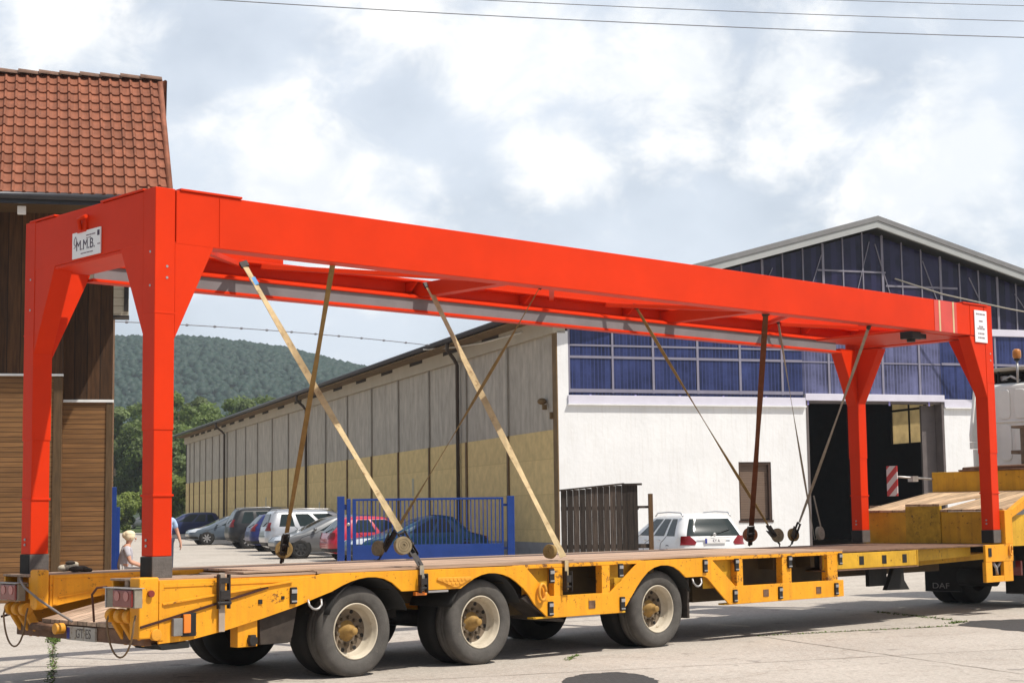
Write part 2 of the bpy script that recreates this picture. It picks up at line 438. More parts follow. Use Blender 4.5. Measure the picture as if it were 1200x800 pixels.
# far girder: thinner web with lower lip
o = MB(); o.box(.2, 13.67, GW - .10, GW - .002, 4.04, 4.27)
o.box(.2, 13.67, GW - .27, GW - .104, 4.232, 4.262)
o.box(.2, 13.67, GW - .26, GW - .106, 4.035, 4.06)
o.prism([(GW - .26, 4.0605), (GW - .106, 4.0605), (GW - .106, 4.12)], .2, 13.67, 'x')
fg = gpart('girder', o)
o = MB(); o.box(5.95, 13.66, GW - .262, GW - .20, 4.2625, 4.345); o.box(.21, 2.9, GW - .262, GW - .20, 4.2625, 4.36); put_flange = o
fg['label'] = 'far long girder of the orange frame with a grey guard strip'
put('flange', put_flange, ORANGE, fg, .004)
o = MB(); o.box(.62, 13.1, GW - .235, GW - .228, 3.905, 4.034); gpart('cable_guard', o, GREYG, fg, 0)
o = MB(); o.box(.6, 13.2, GW - .25, GW - .10, 3.872, 3.903); gpart('guard_rail', o, ORANGE, fg, .003)
o = MB()
for a in (1.9, 4.75, 6.6, 8.5, 9.3, 11.5, 12.4):
    o.prism([(a - .01, 4.055), (a + .16, 4.30), (a + .16, 4.055)], GW - .24, GW - .23) if False else o.prism([(GW - .33, 4.225), (GW - .106, 4.225), (GW - .106, 4.125), (GW - .2, 4.125)], a, a + .02, 'x')
gpart('stiffener', o, ORANGE, fg, 0)
# legs
def leg(a0, a1, b0, b1, sa, sb):
    """sa,sb: +1/-1 direction in which gussets open along a and b"""
    L_ = MB()
    # shaft in two telescoping sleeves
    L_.box(a0, a1, b0, b1, 2.28, 4.42)
    i = .006
    o2 = MB(); o2.box(a0 + i, a1 - i, b0 + i, b1 - i, 1.19, 2.29)
    lo = gpart('leg', L_)
    gpart('lower_shaft', o2, ORANGE, lo)
    o3 = MB(); o3.box(a0 - .004, a1 + .004, b0 - .004, b1 + .004, 1.705, 1.725)
    o3.box(a0 - .003, a1 + .003, b0 - .003, b1 + .003, 3.30, 3.315)
    gpart('seam', o3, ORANGE, lo, .002)
    # gussets
    ge = a1 if sa > 0 else a0
    o4 = MB(); o4.prism([(ge + sa * .002, 3.08), (ge + sa * .40, 3.925), (ge + sa * .40, 3.95), (ge + sa * .002, 3.95)], b0 + .004, b1 - .004)
    gpart('gusset', o4, ORANGE, lo)
    gb = b1 if sb > 0 else b0
    o5 = MB(); o5.prism([(gb + sb * .002, 3.12), (gb + sb * .40, 3.925), (gb + sb * .40, 3.95), (gb + sb * .002, 3.95)], a0 + .004, a1 - .004, 'x')
    gpart('gusset', o5, ORANGE, lo)
    # bolts
    o6 = MB()
    bf = b0 - .006 if True else 0
    for z in (3.62, 3.72): o6.cyl((a0 + .12, b0 - .005, z), (a0 + .12, b0 + .01, z), .012, 8)
    for z in (1.28, 1.33): o6.cyl((a0 - .005, b0 + .11, z), (a0 + .01, b0 + .11, z), .012, 8)
    for z in (3.55, 3.85): o6.cyl((a0 - .005, b0 + .08, z), (a0 + .01, b0 + .08, z), .011, 8)
    gpart('bolts', o6, GALV, lo, 0)
    return lo
leg(0, t, 0, t, 1, 1)['label'] = 'leg nearest the camera at the tail of the trailer'
leg(0, t, GW - t, GW, 1, -1)['label'] = 'leg in front of the timber building'
leg(GL - t, GL, 0, t, -1, 1)['label'] = 'leg beside the white cab with a white notice at its top'
leg(GL - t, GL, GW - t, GW, -1, -1)['label'] = 'leg in front of the dark hall doorway'
# end beams
o = MB(); o.box(.002, t - .002, .201, GW - .201, 3.93, 4.405)
eb = gpart('end_beam', o)
o = MB(); o.box(.01, .45, .45, GW - .45, 3.90, 3.928); o.box(.02, .44, .3, GW - .3, 4.41, 4.42); gpart('flange', o, ORANGE, eb, .003)
o = MB(); o.tube([(-.03, 1.28, 4.20), (-.05, 1.28, 4.30), (-.05, 1.14, 4.31)], .02, 8); o.box(-.02, .0, 1.2, 1.36, 4.18, 4.34); gpart('hook', o, ORANGE, eb, 0)
o = MB(); o.box(GL - t + .002, GL - .002, .201, GW - .201, 3.96, 4.40); gpart('end_beam', o)
# cross beams and horizontal bracing
for a in (4.85, 9.25):
    o = MB(); o.box(a, a + .16, .201, GW - .101, 4.06, 4.225); gpart('cross_beam', o)
def brace(p, q, w=.06, h=.05): 
    o = MB(); o.obox(p, q, w, h); gpart('brace', o, ORANGE, G, .003)
brace((.35, .22, 4.02), (2.3, GW - .28, 4.20)); brace((2.5, .22, 4.12), (.5, GW - .28, 4.20))
brace((4.9, .22, 4.02), (2.6, GW - .28, 4.2)); brace((5.1, .22, 4.03), (7.0, GW - .28, 4.2)); brace((9.2, .22, 4.03), (8.0, GW - .28, 4.2))
brace((9.5, .22, 4.03), (11.4, GW - .28, 4.2)); brace((13.5, .22, 4.03), (11.7, GW - .28, 4.2))
# platform sheet near right end under the frame and motor
o = MB(); o.box(12.2, 13.6, .3, 1.9, 3.97, 4.0); gpart('bottom_plate', o)
o = MB(); o.box(12.1, 12.32, .2, .4, 3.86, 3.96); o.box(12.33, 12.55, .26, .40, 3.88, 3.95); o.cyl((12.22, .3, 3.82), (12.22, .3, 3.87), .06, 12); gpart('drive_unit', o, BLACKP)
# top cover plates
o = MB(); o.box(.25, .9, -.012, .22, 4.412, 4.432); o.box(-.012, .2, .2, .95, 4.412, 4.43); o.box(-.012, .2, GW - .6, GW - .1, 4.412, 4.43); o.box(13.1, 13.75, -.012, .22, 4.402, 4.425); gpart('cover_plate', o, ORANGE, G, .003)
# scuffed band with bare strips near the right end
o = MB(); o.box(12.36, 12.93, -.003, .001, 3.962, 4.40); gpart('scuffed_band', o, PINK, nb, 0)
o = MB(); o.box(12.47, 12.51, -.006, -.0032, 3.962, 4.40); o.box(12.82, 12.86, -.006, -.0032, 3.962, 4.40); gpart('bare_strip', o, CREAM, nb, 0)
# plate seams in near girder
o = MB()
for a in (.21, .66, 13.28): o.box(a, a + .006, -.004, .001, 3.95, 4.40)
gpart('weld_seam', o, ORANGE, nb, 0)
# sign on the end beam
o = MB(); o.box(-.012, -.002, .94, 1.465, 3.945, 4.19); sg = gpart('sign', o, WHITEP, eb, 0); sg['label'] = 'white company sign with large initials'
ex = frame3((0, -1, 0), (0, 0, 1), (-1, 0, 0), (-.0135, 1.215, 4.055))
text('lettering', 'M.M.B.', .135, INK, sg, ex, .0008, .95)
o = MB()
def dashes(mb, x, cy, cz, widths, h, gap=.008, axis='y'):
    y = cy
    for w_ in widths:
        if axis == 'y': mb.box(x - .0015, x, y - w_, y, cz, cz + h)
        else: mb.box(y, y + w_, x - .0015, x, cz, cz + h)
        y += -(w_ + gap) if axis == 'y' else (w_ + gap)
dashes(o, -.0125, 1.20, 4.135, [.05, .04, .06], .012); dashes(o, -.0125, 1.20, 4.112, [.03, .05], .008)
dashes(o, -.0125, 1.30, 3.975, [.04, .06, .05, .05], .010); dashes(o, -.0125, .99, 4.03, [.02, .02], .012)
gpart('small_print', o, INKL, sg, 0)
o = MB(); o.box(-.0145, -.0125, .955, .995, 4.115, 4.165); gpart('emblem', o, INK, sg, 0)
o = MB(); o.tube([(-.0135, 1.40, 4.06), (-.0135, 1.43, 4.09), (-.0135, 1.42, 4.13), (-.0135, 1.40, 4.15), (-.0135, 1.38, 4.12), (-.0135, 1.385, 4.08), (-.0135, 1.41, 4.05), (-.0135, 1.43, 4.045)], .004, 6); gpart('emblem', o, INKL, sg, 0)
# notice on the right leg
o = MB(); o.box(13.385, 13.71, -.012, -.004, 3.87, 4.33); sg = gpart('notice', o, WHITEP, nb, 0); sg['label'] = 'tall white notice with lines of small print'
o = MB()
for z, ws in ((4.265, [.05, .03, .06, .07]), (4.165, [.10]), (4.085, [.05, .05]), (4.055, [.04, .07, .06]), (3.985, [.03, .05, .06]), (3.925, [.03, .05, .07])):
    tot = sum(ws) + .012 * (len(ws) - 1); dashes(o, -.0125, 13.547 - tot / 2, z, ws, .022, .012, 'x')
gpart('small_print', o, INKL, sg, 0)

# foot blocks under the four legs: they rest on the trailer
def block(a, b, lab, dark_side=True):
    e = empty('support_block', T(a, b, 1.005), TRZ, lab, 'block', 'blocks under the gantry legs')
    o = MB(); o.box(0, .2, 0, .2, .0, .183); o.build('block_body', GREYBLK, e, .004)
    o = MB(); o.box(-.006, -.001, .01, .19, .0, .18); o.build('dark_facing', BLACK, e)  # thin dark sheet over the tail-side face of the block
    return e
block(0, 0, 'grey support block under the gantry leg nearest the camera')
block(0, GW - .2, 'dark support block under the gantry leg before the timber building')
block(GL - .2, GW - .2, 'dark support block under the gantry leg before the hall doorway')
block(GL - .2, 0, 'dark support block under the gantry leg beside the white cab')

# ------------------------------------------------------------------ trailer
TR = empty('low_loader_trailer', ORG, TRZ, 'worn yellow low loader trailer with timber deck and three axles', 'trailer')
def tp(name, mb, m=YELLOW, par=TR, bevel=.004): return put(name, mb, m, par, bevel)
B0, B1 = -.06, 2.49
def arc(cx, cz, r, a0, a1, n):
    return [(cx + r * math.cos(R(a0 + (a1 - a0) * i / n)), cz + r * math.sin(R(a0 + (a1 - a0) * i / n))) for i in range(n + 1)]
bottom = [(.03, .45), (.34, .465), (.70, .525), (1.08, .605), (1.48, .70), (1.71, .77), (1.87, .815),
          (2.0, .868), (2.1, .90), (2.2, .922), (2.3, .933), (2.4, .93), (2.5, .912), (2.6, .87), (2.717, .783),
          (3.476, .78), (3.56, .825), (3.66, .873), (3.76, .904), (3.86, .918), (3.96, .914), (4.06, .896), (4.16, .862), (4.25, .81), (4.34, .745), (4.41, .68), (4.49, .58), (4.67, .441),
          (4.81, .425), (5.80, .425), (5.90, .50), (5.99, .60), (6.07, .69), (6.16, .775), (6.26, .85), (6.36, .893), (6.48, .915), (6.6, .912), (6.7, .89), (6.8, .84), (6.9, .766),
          (7.216, .766), (7.276, .744), (7.665, .425), (9.93, .423)]
top = [(9.93, .628), (7.78, .635), (7.33, .978), (6.13, .978), (5.64, .648), (4.73, .65), (4.36, .978), (1.77, .985), (1.62, .962), (1.36, .955), (.6, .985), (.03, .99)]
def side_sheet(y0, y1):
    o = MB(); o.prism(bottom + top, y0, y1); return o
def side(y_out, s, lab):
    """s=+1 near side (outer face faces -y)"""
    Y = lambda d: y_out + s * d
    def bx(o, a0, a1, d0, d1, z0, z1): o.box(a0, a1, min(Y(d0), Y(d1)), max(Y(d0), Y(d1)), z0, z1)
    o = side_sheet(min(Y(0), Y(.02)), max(Y(0), Y(.02)))
    root = tp('side_frame', o, YELLOW, TR, .003); root['label'] = lab
    o = MB(); bx(o, 4.2, 6.2, .004, .11, .945, .984); bx(o, 7.25, 9.93, .004, .11, .945, .984); tp('upper_rail', o, YELLOW_R, root)
    for a0, a1 in ((4.79, 4.92), (5.52, 5.645), (7.82, 7.935), (8.69, 8.87), (9.61, 9.82)):
        o = MB(); bx(o, a0, a1, .006, .10, .60, .944); tp('upright', o, YELLOW_R, root)
    for a0, a1 in ((4.4, 4.78), (5.65, 6.1), (7.3, 7.81)):
        o = MB(); bx(o, a0, a1, .09, .095, .62, .944); tp('web_plate', o, YELLOW_W, root, 0)
    o = MB(); bx(o, 4.5, 5.9, .021, .12, .42, .44); bx(o, 7.6, 9.9, .021, .12, .42, .44); bx(o, 4.7, 5.7, .021, .11, .62, .645); bx(o, 7.75, 9.92, .021, .11, .605, .626); tp('lower_rail', o, YELLOW_W, root)
    # stake pockets
    o = MB()
    for a, z in ((1.43, .80), (3.0, .87), (4.74, .86), (4.72, .52), (5.80, .88), (5.82, .52), (7.23, .885), (7.80, .88), (7.76, .52), (8.82, .885), (8.62, .52), (9.86, .89), (9.76, .52)):
        bx(o, a - .035, a + .035, -.022, -.001, z - .075, z + .075)
    tp('stake_pockets', o, BLACKP, root, .004)
    o = MB()
    for a, z in ((1.43, .80), (3.0, .87), (4.74, .86), (4.72, .52), (5.80, .88), (5.82, .52), (7.23, .885), (7.80, .88), (7.76, .52), (8.82, .885), (8.62, .52), (9.86, .89), (9.76, .52)):
        bx(o, a - .03, a + .03, -.03, -.0225, z + .02, z + .055); bx(o, a - .03, a + .03, -.03, -.0225, z - .06, z - .045)
    tp('pocket_lips', o, GALV, root, .002)
    # small square sockets
    o = MB()
    for a, z in ((5.35, .535), (8.35, .53), (9.4, .52)):
        bx(o, a - .05, a + .05, -.006, -.001, z + .03, z + .042); bx(o, a - .05, a + .05, -.006, -.001, z - .042, z - .03); bx(o, a - .05, a - .038, -.006, -.001, z - .03, z + .03); bx(o, a + .038, a + .05, -.006, -.001, z - .03, z + .03)
        bx(o, a - .038, a + .038, -.003, -.001, z - .03, z + .03)
    tp('bolt_socket', o, RUSTPL, root, 0)
    # rear wedge: raised frame bars, top flange, ramp edge line
    o = MB()
    bx(o, .03, .075, -.008, -.001, .48, .985); bx(o, .076, 1.3, -.008, -.001, .925, .955); bx(o, .58, .60, -.006, -.001, .88, .924)
    tp('frame_bars', o, YELLOW, root, .002)
    o = MB(); o.obox((.06, Y(-.012), .785), (1.42, Y(-.012), 1.0 - .07), .02, .018, (0, 0, 1)); tp('ramp_edge', o, YELLOW, root, .002)
    o = MB(); o.obox((-.15, Y(-.010), .60), (1.15, Y(-.010), .885), .012, .02, (0, 0, 1)); tp('seal_strip', o, mat('dark_seal', (.05, .018, .012), .8), root, 0)
    # triangular builder plate (illegible relief)
    if s > 0:
        o = MB(); o.prism([(3.17, .90), (3.60, .895), (3.615, .875), (3.42, .795), (3.38, .795), (3.155, .875)], Y(-.016), Y(-.001))
        pl = tp('makers_plate', o, YPIN, root, .006)
        o = MB()
        for k in range(7): o.box(3.215 + k * .05, 3.245 + k * .05, Y(-.022), Y(-.0165), .858, .882)
        for k in range(4): o.box(3.29 + k * .05, 3.325 + k * .05, Y(-.022), Y(-.0165), .823, .845)
        tp('relief', o, YPIN, pl, .003)
        o = MB(); o.box(1.30, 1.33, Y(-.012), Y(-.001), .77, .80); o.box(1.05, 1.09, Y(-.01), Y(-.001), .74, .78); tp('bolt_holes', o, BLACK, root, 0)
    # lashing rings
    for a, z in ((1.66, .755), (7.06, .75)):
        o = MB(); o.tube([(a - .075, Y(-.02), z), (a - .07, Y(-.035), z - .05), (a - .035, Y(-.04), z - .082), (a, Y(-.04), z - .09), (a + .035, Y(-.04), z - .082), (a + .07, Y(-.035), z - .05), (a + .075, Y(-.02), z)], .011, 8)
        tp('lashing_ring', o, GALV, root, 0)
    o = MB(); o.tube([(4.58 + .05 * math.cos(q), Y(-.035), .70 + .085 * math.sin(q)) for q in np.linspace(0, 2 * PI, 15)], .016, 8); tp('lashing_ring', o, YPIN, root, 0)
    return root
side(B0, 1, 'near side frame with three wheel arches and black stake pockets')
side(B1, -1, 'far side frame of the trailer')
# deck
o = MB(); o.box(1.72, 9.96, -.04, B1 - .02, .987, 1.008); o.box(.62, 1.70, -.045, .46, .985, 1.0); o.box(.05, 1.70, 1.92, B1 - .02, .993, 1.006)
dk = tp('deck', o, DECK, TR, 0)
o = MB(); o.box(1.0, 2.0, .1, .40, 1.009, 1.024); o.box(1.75, 5.2, .05, .28, 1.009, 1.016); tp('loose_board', o, DECKEND, dk, .002)
o = MB(); o.box(9.97, 14.0, .06, B1 - .08, .962, .985); tp('front_deck_plate', o, RUSTPL, TR, .003)
# chassis
o = MB()
for y in (.62, 1.66):
    o.box(1.0, 13.2, y, y + .16, .62, .955)
for a in np.arange(1.9, 9.9, .75): o.box(a, a + .08, .05, B1 - .09, .80, .95)
o.box(4.45, 5.9, .28, .34, .45, .94); o.box(7.4, 9.9, .28, .34, .45, .94)
tp('chassis', o, mat('chassis_shade_paint', (.05, .032, .012), .7, var=.3), TR, 0)  # paint darkened to put the shade under the deck into the colour
# rear end: two box beams with end openings
def rear_end(b0, b1, inner):
    rt = MB(); rt.box(-.14, 1.7, b0 + .02, b0 + .05, .78, .985); rt.box(-.14, 1.7, b1 - .05, b1 - .02, .80, .985)
    e = tp('rear_beam', rt, YELLOW, TR, .003)
    o = MB(); o.box(-.155, .6, b0 + .022, b1 - .022, .985, 1.005); o.box(-.15, -.12, b0 + .2, b0 + .26, .925, .984); o.box(-.15, .02, b0 + .05, b1 - .05, .895, .922); tp('timber_top', o, DECKEND, e, .004)
    return e
rear_end(-.06, .46, .46)
rear_end(1.92, 2.49, 1.92)
o = MB(); o.box(-.16, .03, -.064, .10, .50, 1.015); tp('corner_post', o, YELLOW, TR, .012)
o = MB(); o.box(-.16, -.05, 1.735, 1.915, .70, 1.055); tp('corner_post', o, YELLOW, TR, .02)
# inner face of far rear beam (sloped lower edge) seen across the ramp well
o = MB(); o.prism([(.031, .70), (.031, 1.0), (1.72, 1.0), (1.72, .97)], 1.88, 1.9); ip = tp('well_side', o, YELLOW, TR, .003)
o = MB(); o.box(.06, 1.45, 1.872, 1.879, .965, .99); o.box(.06, .10, 1.872, 1.879, .72, .964); o.obox((.12, 1.874, .79), (1.25, 1.874, .93), .012, .012); tp('frame_bars', o, YELLOW, ip, .002)
o = MB(); o.prism([(.031, .64), (.031, .98), (1.72, .98), (1.72, .94)], .462, .478); tp('well_side', o, YELLOW_W, TR, .003)
# ramp well floor (planks) and tail cross member
o = MB()
o.add([(-.05, .48, .60), (-.05, 1.875, .60), (1.73, 1.875, .965), (1.73, .48, .965), (-.05, .48, .565), (-.05, 1.875, .565), (1.73, 1.875, .93), (1.73, .48, .93)],
      [(0, 1, 2, 3), (7, 6, 5, 4), (0, 4, 5, 1), (2, 6, 7, 3), (1, 5, 6, 2), (0, 3, 7, 4)])
tp('ramp_floor', o, RAMPW, TR, 0)
o = MB(); o.box(-.04, .08, .05, 2.40, .43, .56); tp('tail_cross_member', o, RUSTPL, TR, .01)
o = MB(); o.cyl((-.10, 1.44, .53), (-.10, 1.95, .53), .035, 14); tp('ramp_roller', o, RUSTPL, TR, 0)
o = MB(); o.cyl((-.17, 1.40, .53), (-.08, 1.40, .53), .05, 16); tp('pin', o, YPIN, TR, .005)
o = MB(); o.box(-.065, -.045, .85, 1.37, .43, .55); np_ = tp('number_plate', o, PLATEW, TR, .002)
text('plate_lettering', 'GT ES', .12, mat('worn_ink', (.13, .11, .10), .8), np_, frame3((0, -1, 0), (0, 0, 1), (-1, 0, 0), (-.0665, 1.06, .49)), .0008, .9)
o = MB(); o.box(-.0685, -.0655, 1.31, 1.36, .44, .54); tp('blue_band', o, PLATEB, np_, 0)
# hinge lugs with diagonal bars (two groups)
for c in (.12, 2.02):
    for k in range(3):
        b = c + .02 + k * .145
        o = MB(); o.cyl((-.13, b - .038, .685), (-.13, b + .038, .685), .062, 20); o.obox((-.10, b, .64), (.03, b, .44), .05, .08, (1, 0, .6))
        tp('hinge_lug', o, YPIN if k < 2 else YELLOW, TR, .008)
o = MB(); o.cyl((-.13, 1.72, .75), (-.21, 1.72, .75), .06, 18); tp('pin', o, YELLOW, TR, .005)
o = MB(); o.cyl((.0, -.03, .53), (-.0, -.085, .53), .05, 18); tp('pin', o, YPIN, TR, .005)
# tail lamps
for b in (-.12, 1.98):
    o = MB(); o.box(-.24, -.162, b, b + .46, .765, .925); lp = tp('tail_lamp', o, mat('lamp_box', (.25, .22, .17), .6, var=.3, scale=8, dirt=((.05, .04, .03), .4, 8)), TR, .006)
    o = MB(); o.box(-.262, -.241, b + .015, b + .33, .772, .918); ln = tp('lens', o, REDLENS, lp, .012)
    o = MB()
    for q in (.10, .25): o.cyl((-.267, b + q, .865), (-.2625, b + q, .865), .042, 16)
    tp('reflector', o, REFL, ln, 0)
    o = MB(); o.box(-.25, -.16, b + .461, b + .475, .76, .93); o.box(-.27, -.15, b - .01, b + .48, .926, .934); tp('bracket', o, GALV, lp, .002)
o = MB(); o.cyl((-.06, -.065, .88), (-.06, -.10, .88), .03, 14); tp('side_reflector', o, REDLENS, TR, .004)
# loops of cable under the lamps
for b, dz in ((.18, 0), (2.12, 0)):
    o = MB(); o.tube([(-.2, b + .23 * math.cos(q), .70 + .36 * math.sin(q)) if math.sin(q) < 0 else (-.18, b + .22 * math.cos(q), .70 + .06 * math.sin(q)) for q in np.linspace(-.02 - PI, .02, 17)], .0085, 6)
    tp('cable', o, ROPE, TR, 0)
o = MB(); o.tube([(-.22, 1.98, .96), (-.25, 1.85, .90), (-.2, 1.62, .78), (-.13, 1.36, .66), (-.1, 1.2, .60)], .011, 6); tp('cable', o, mat('grey_cable', (.22, .19, .17), .6), TR, 0)
o = MB(); o.tube([(-.17, .47, .93), (-.2, .58, .92), (-.21, .65, .86), (-.18, .68, .74), (-.16, .70, .62)], .011, 6); tp('cable', o, mat('brown_cable', (.10, .04, .025), .6), TR, 0)
# side marker with grey housing on the rear wedge
o = MB(); o.box(.155, .245, -.10, -.061, .51, .66); sm = tp('side_marker', o, mat('marker_box', (.20, .19, .18), .5, var=.3), TR, .004)
o = MB(); o.box(.255, .325, -.105, -.061, .53, .69); tp('lens', o, AMBER, sm, .006)
o = MB(); o.box(.25, .39, -.085, -.062, .50, .70); tp('backing', o, BLACKP, sm, .004)
o = MB(); o.box(2.88, 3.02, -.075, -.03, .735, .772); tp('side_marker', o, AMBER, TR, .004)
o = MB(); o.box(3.02, 3.3, -.075, -.03, .755, .775); tp('bracket', o, GALV, TR, .003)
# tail skid under the rear post
o = MB(); o.prism([(.02, .445), (.34, .458), (.34, .40), (.08, .395)], -.055, .4); tp('tail_skid', o, BLACK, TR, .004)
# stub leg & mud flaps before first wheel
o = MB(); o.box(.86, 1.07, -.02, .10, .365, .64); tp('support_stub', o, YELLOW, TR, .004)
o = MB(); o.cyl((1.0, -.07, .42), (1.0, .0, .42), .045, 10); o.box(.97, 1.03, -.06, -.02, .37, .47); tp('stub_latch', o, DARKSTEEL, TR, .003)
MUD = mat('dusty_mudflap', (.045, .035, .028), .8, var=.4, scale=6)
o = MB(); o.prism([(1.12, .60), (1.54, .71), (1.48, .42), (1.44, .37), (1.13, .37)], .02, .06); o.box(1.47, 1.50, .06, .6, .37, .70); tp('mud_flap', o, MUD, TR, .006)
o = MB(); o.prism([(4.34, .64), (4.74, .40), (4.95, .37), (4.95, .40), (4.76, .44), (4.42, .68)], -.03, .55); tp('mud_flap', o, MUD, TR, .004)
o = MB(); o.box(6.98, 7.02, .0, .62, .30, .80); tp('mud_flap', o, MUD, TR, .006)
# inner wheel arches (dark liner)
for cx, rr in ((2.33, .50), (3.84, .50), (6.52, .51)):
    pts = arc(cx, .43, rr, 20, 160, 16)
    o = MB(); vs = [(x, y, z) for y in (-.035, .62) for x, z in pts]; n = len(pts)
    o.add(vs, [(i, i + 1, i + 1 + n, i + n) for i in range(n - 1)], True)
    ob = tp('wheel_arch_liner', o, BLACK, TR, 0)
    sd = ob.modifiers.new('Solid', 'SOLIDIFY'); sd.thickness = .006; sd.offset = 0
# wheels
def wheel(a, r, y0, s, name='wheel', rim_r=None):
    """outer face at y0, s=+1: tyre extends to +y"""
    k = r / .43
    c = (a, y0, r - .006)
    P = lambda q: [(rr * k, s * tt) for rr, tt in q]
    w = MB()
    w.lathe(P([(.262, .03), (.272, .012), (.30, .0), (.345, -.006), (.385, .0), (.408, .014), (.421, .034), (.428, .05), (.43, .075), (.43, .095), (.421, .10), (.421, .108), (.43, .113), (.43, .135), (.421, .14), (.421, .148), (.43, .153), (.43, .18), (.425, .21), (.408, .24), (.36, .25), (.28, .24), (.262, .22)]), c, 'y', 56)
    wo = w.build('wheel', TYRE, TR)
    o = MB(); o.lathe(P([(.2635, .028), (.266, .016), (.258, .010), (.250, .018), (.246, .04), (.232, .055), (.228, .075), (.224, .13), (.205, .150)]), c, 'y', 56); ri = o.build('rim', RIM, wo)
    o = MB(); o.lathe(P([(.206, .1495), (.17, .158), (.10, .160), (.0, .160)]), c, 'y', 40); o.build('wheel_disc', DISC, wo)
    o = MB(); o.lathe(P([(.0, .022), (.030, .022), (.036, .03), (.038, .075), (.056, .085), (.062, .13), (.095, .150), (.10, .158)]), c, 'y', 24); hb = o.build('hub', HUBP, wo)
    o = MB()
    for q in range(10):
        an = 2 * PI * q / 10 + .2
        o.cyl((c[0] + math.cos(an) * .128 * k, c[1] + s * .16, c[2] + math.sin(an) * .128 * k), (c[0] + math.cos(an) * .128 * k, c[1] + s * .118, c[2] + math.sin(an) * .128 * k), .017, 6)
    o.build('wheel_nuts', HUBD, wo)
    o = MB()
    for q in range(8):
        an = 2 * PI * q / 8 + .5
        o.cyl((c[0] + math.cos(an) * .185 * k, c[1] + s * .1575, c[2] + math.sin(an) * .185 * k), (c[0] + math.cos(an) * .185 * k, c[1] + s * .150, c[2] + math.sin(an) * .185 * k), .020, 12)
    o.build('vent_holes', BLACK, wo)
    o = MB(); y1 = s * .29
    o.lathe([(q * k, y1 + s * tt) for q, tt in [(.262, .03), (.30, .0), (.385, .0), (.421, .034), (.43, .06), (.43, .18), (.408, .24), (.28, .24), (.262, .22)]], c, 'y', 40); o.lathe([(.27 * k, y1 + s * .03), (0, y1 + s * .1)], c, 'y', 24)
    o.build('inner_tyre', BLACK, wo)
    return wo
for a in (2.235, 3.83, 6.525):
    wheel(a, .432, .03, 1); wheel(a, .432, B1 - .09, -1)
    o = MB(); o.cyl((a, .3, .43), (a, 2.13, .43), .09, 12); o.box(a - .2, a + .2, .6, .8, .5, .62); o.box(a - .2, a + .2, 1.65, 1.85, .5, .62); tp('axle', o, DARKSTEEL, TR, 0)
o = MB(); o.cyl((3.05, 1.2, .52), (3.55, 1.2, .52), .13, 14); o.box(2.8, 3.3, .75, 1.55, .47, .56); o.box(4.9, 5.5, .5, .8, .40, .55); tp('air_tank_and_box', o, DARKSTEEL, TR, 0)
# extension beam towards the gooseneck
o = MB(); o.box(9.6, 11.69, .0, .02, .757, .955); xb = tp('extension_beam', o, YELLOW_W, TR, .004); xb['label'] = 'telescopic middle beam, paint worn to rust'
o = MB()
for a in (10.42, 10.93, 11.40): o.box(a - .05, a + .05, -.004, -.0005, .80, .91)
tp('slots', o, BLACK, xb, 0)
o = MB(); o.box(9.6, 11.7, -.02, .5, .735, .752); o.box(9.6, 11.69, .03, .06, .77, .95); tp('bottom_flange', o, RUSTPL, xb, .003)
o = MB(); o.prism([(11.71, .79), (11.71, .96), (13.3, .96), (13.3, .83)], .16, .19); o.box(11.692, 11.712, -.01, .4, .75, .96); tp('neck_side', o, YELLOW_W, TR, .004)
o = MB(); o.prism([(11.72, .70), (11.72, .79), (14.4, .85), (14.4, .76)], .5, 1.9); tp('neck_underside', o, YELLOW_W, TR, .004)
# dark supports below the extension
o = MB(); o.box(11.01, 11.42, .30, .36, .49, .745); o.prism([(11.54, .745), (11.33, .43), (11.88, .42), (11.76, .55), (11.74, .745)], .25, .32); o.box(10.4, 11.0, .8, .95, .45, .62); tp('landing_gear', o, BLACK, TR, .004)
# outrigger frame & post
o = MB()
o.box(13.33, 14.08, -.06, -.02, .745, .985); o.box(13.33, 13.50, -.058, .0, .46, .744); o.box(13.81, 14.06, -.058, .0, .46, .744); o.box(13.501, 13.809, -.057, .0, .46, .545)
og = tp('outrigger', o, YELLOW, TR, .006)
o = MB(); o.box(13.40, 13.48, -.068, -.061, .82, .94); tp('slot', o, BLACK, og, 0)
o = MB(); o.tube([(13.60, -.01, .73), (13.68, -.01, .66), (13.70, -.01, .56)], .022, 8); o.tube([(13.8, -.01, .74), (13.72, -.01, .67)], .018, 8); tp('shackle', o, GALV, og, 0)
o = MB(); o.tube([(13.98 + .035 * math.cos(q), -.08, .90 + .07 * math.sin(q)) for q in np.linspace(0, 2 * PI, 13)], .014, 8); tp('ring', o, YPIN, og, 0)
o = MB(); o.box(13.885, 14.09, -.06, .05, .986, 1.47); tp('neck_post', o, YELLOW, TR, .008)
o = MB(); o.prism([(14.10, 1.36), (14.10, 1.475), (14.45, 1.625), (14.9, 1.78), (16.0, 1.82), (16.0, 1.70), (14.95, 1.66), (14.5, 1.50)], -.05, .03); tp('fender_beam', o, YELLOW, TR, .006)
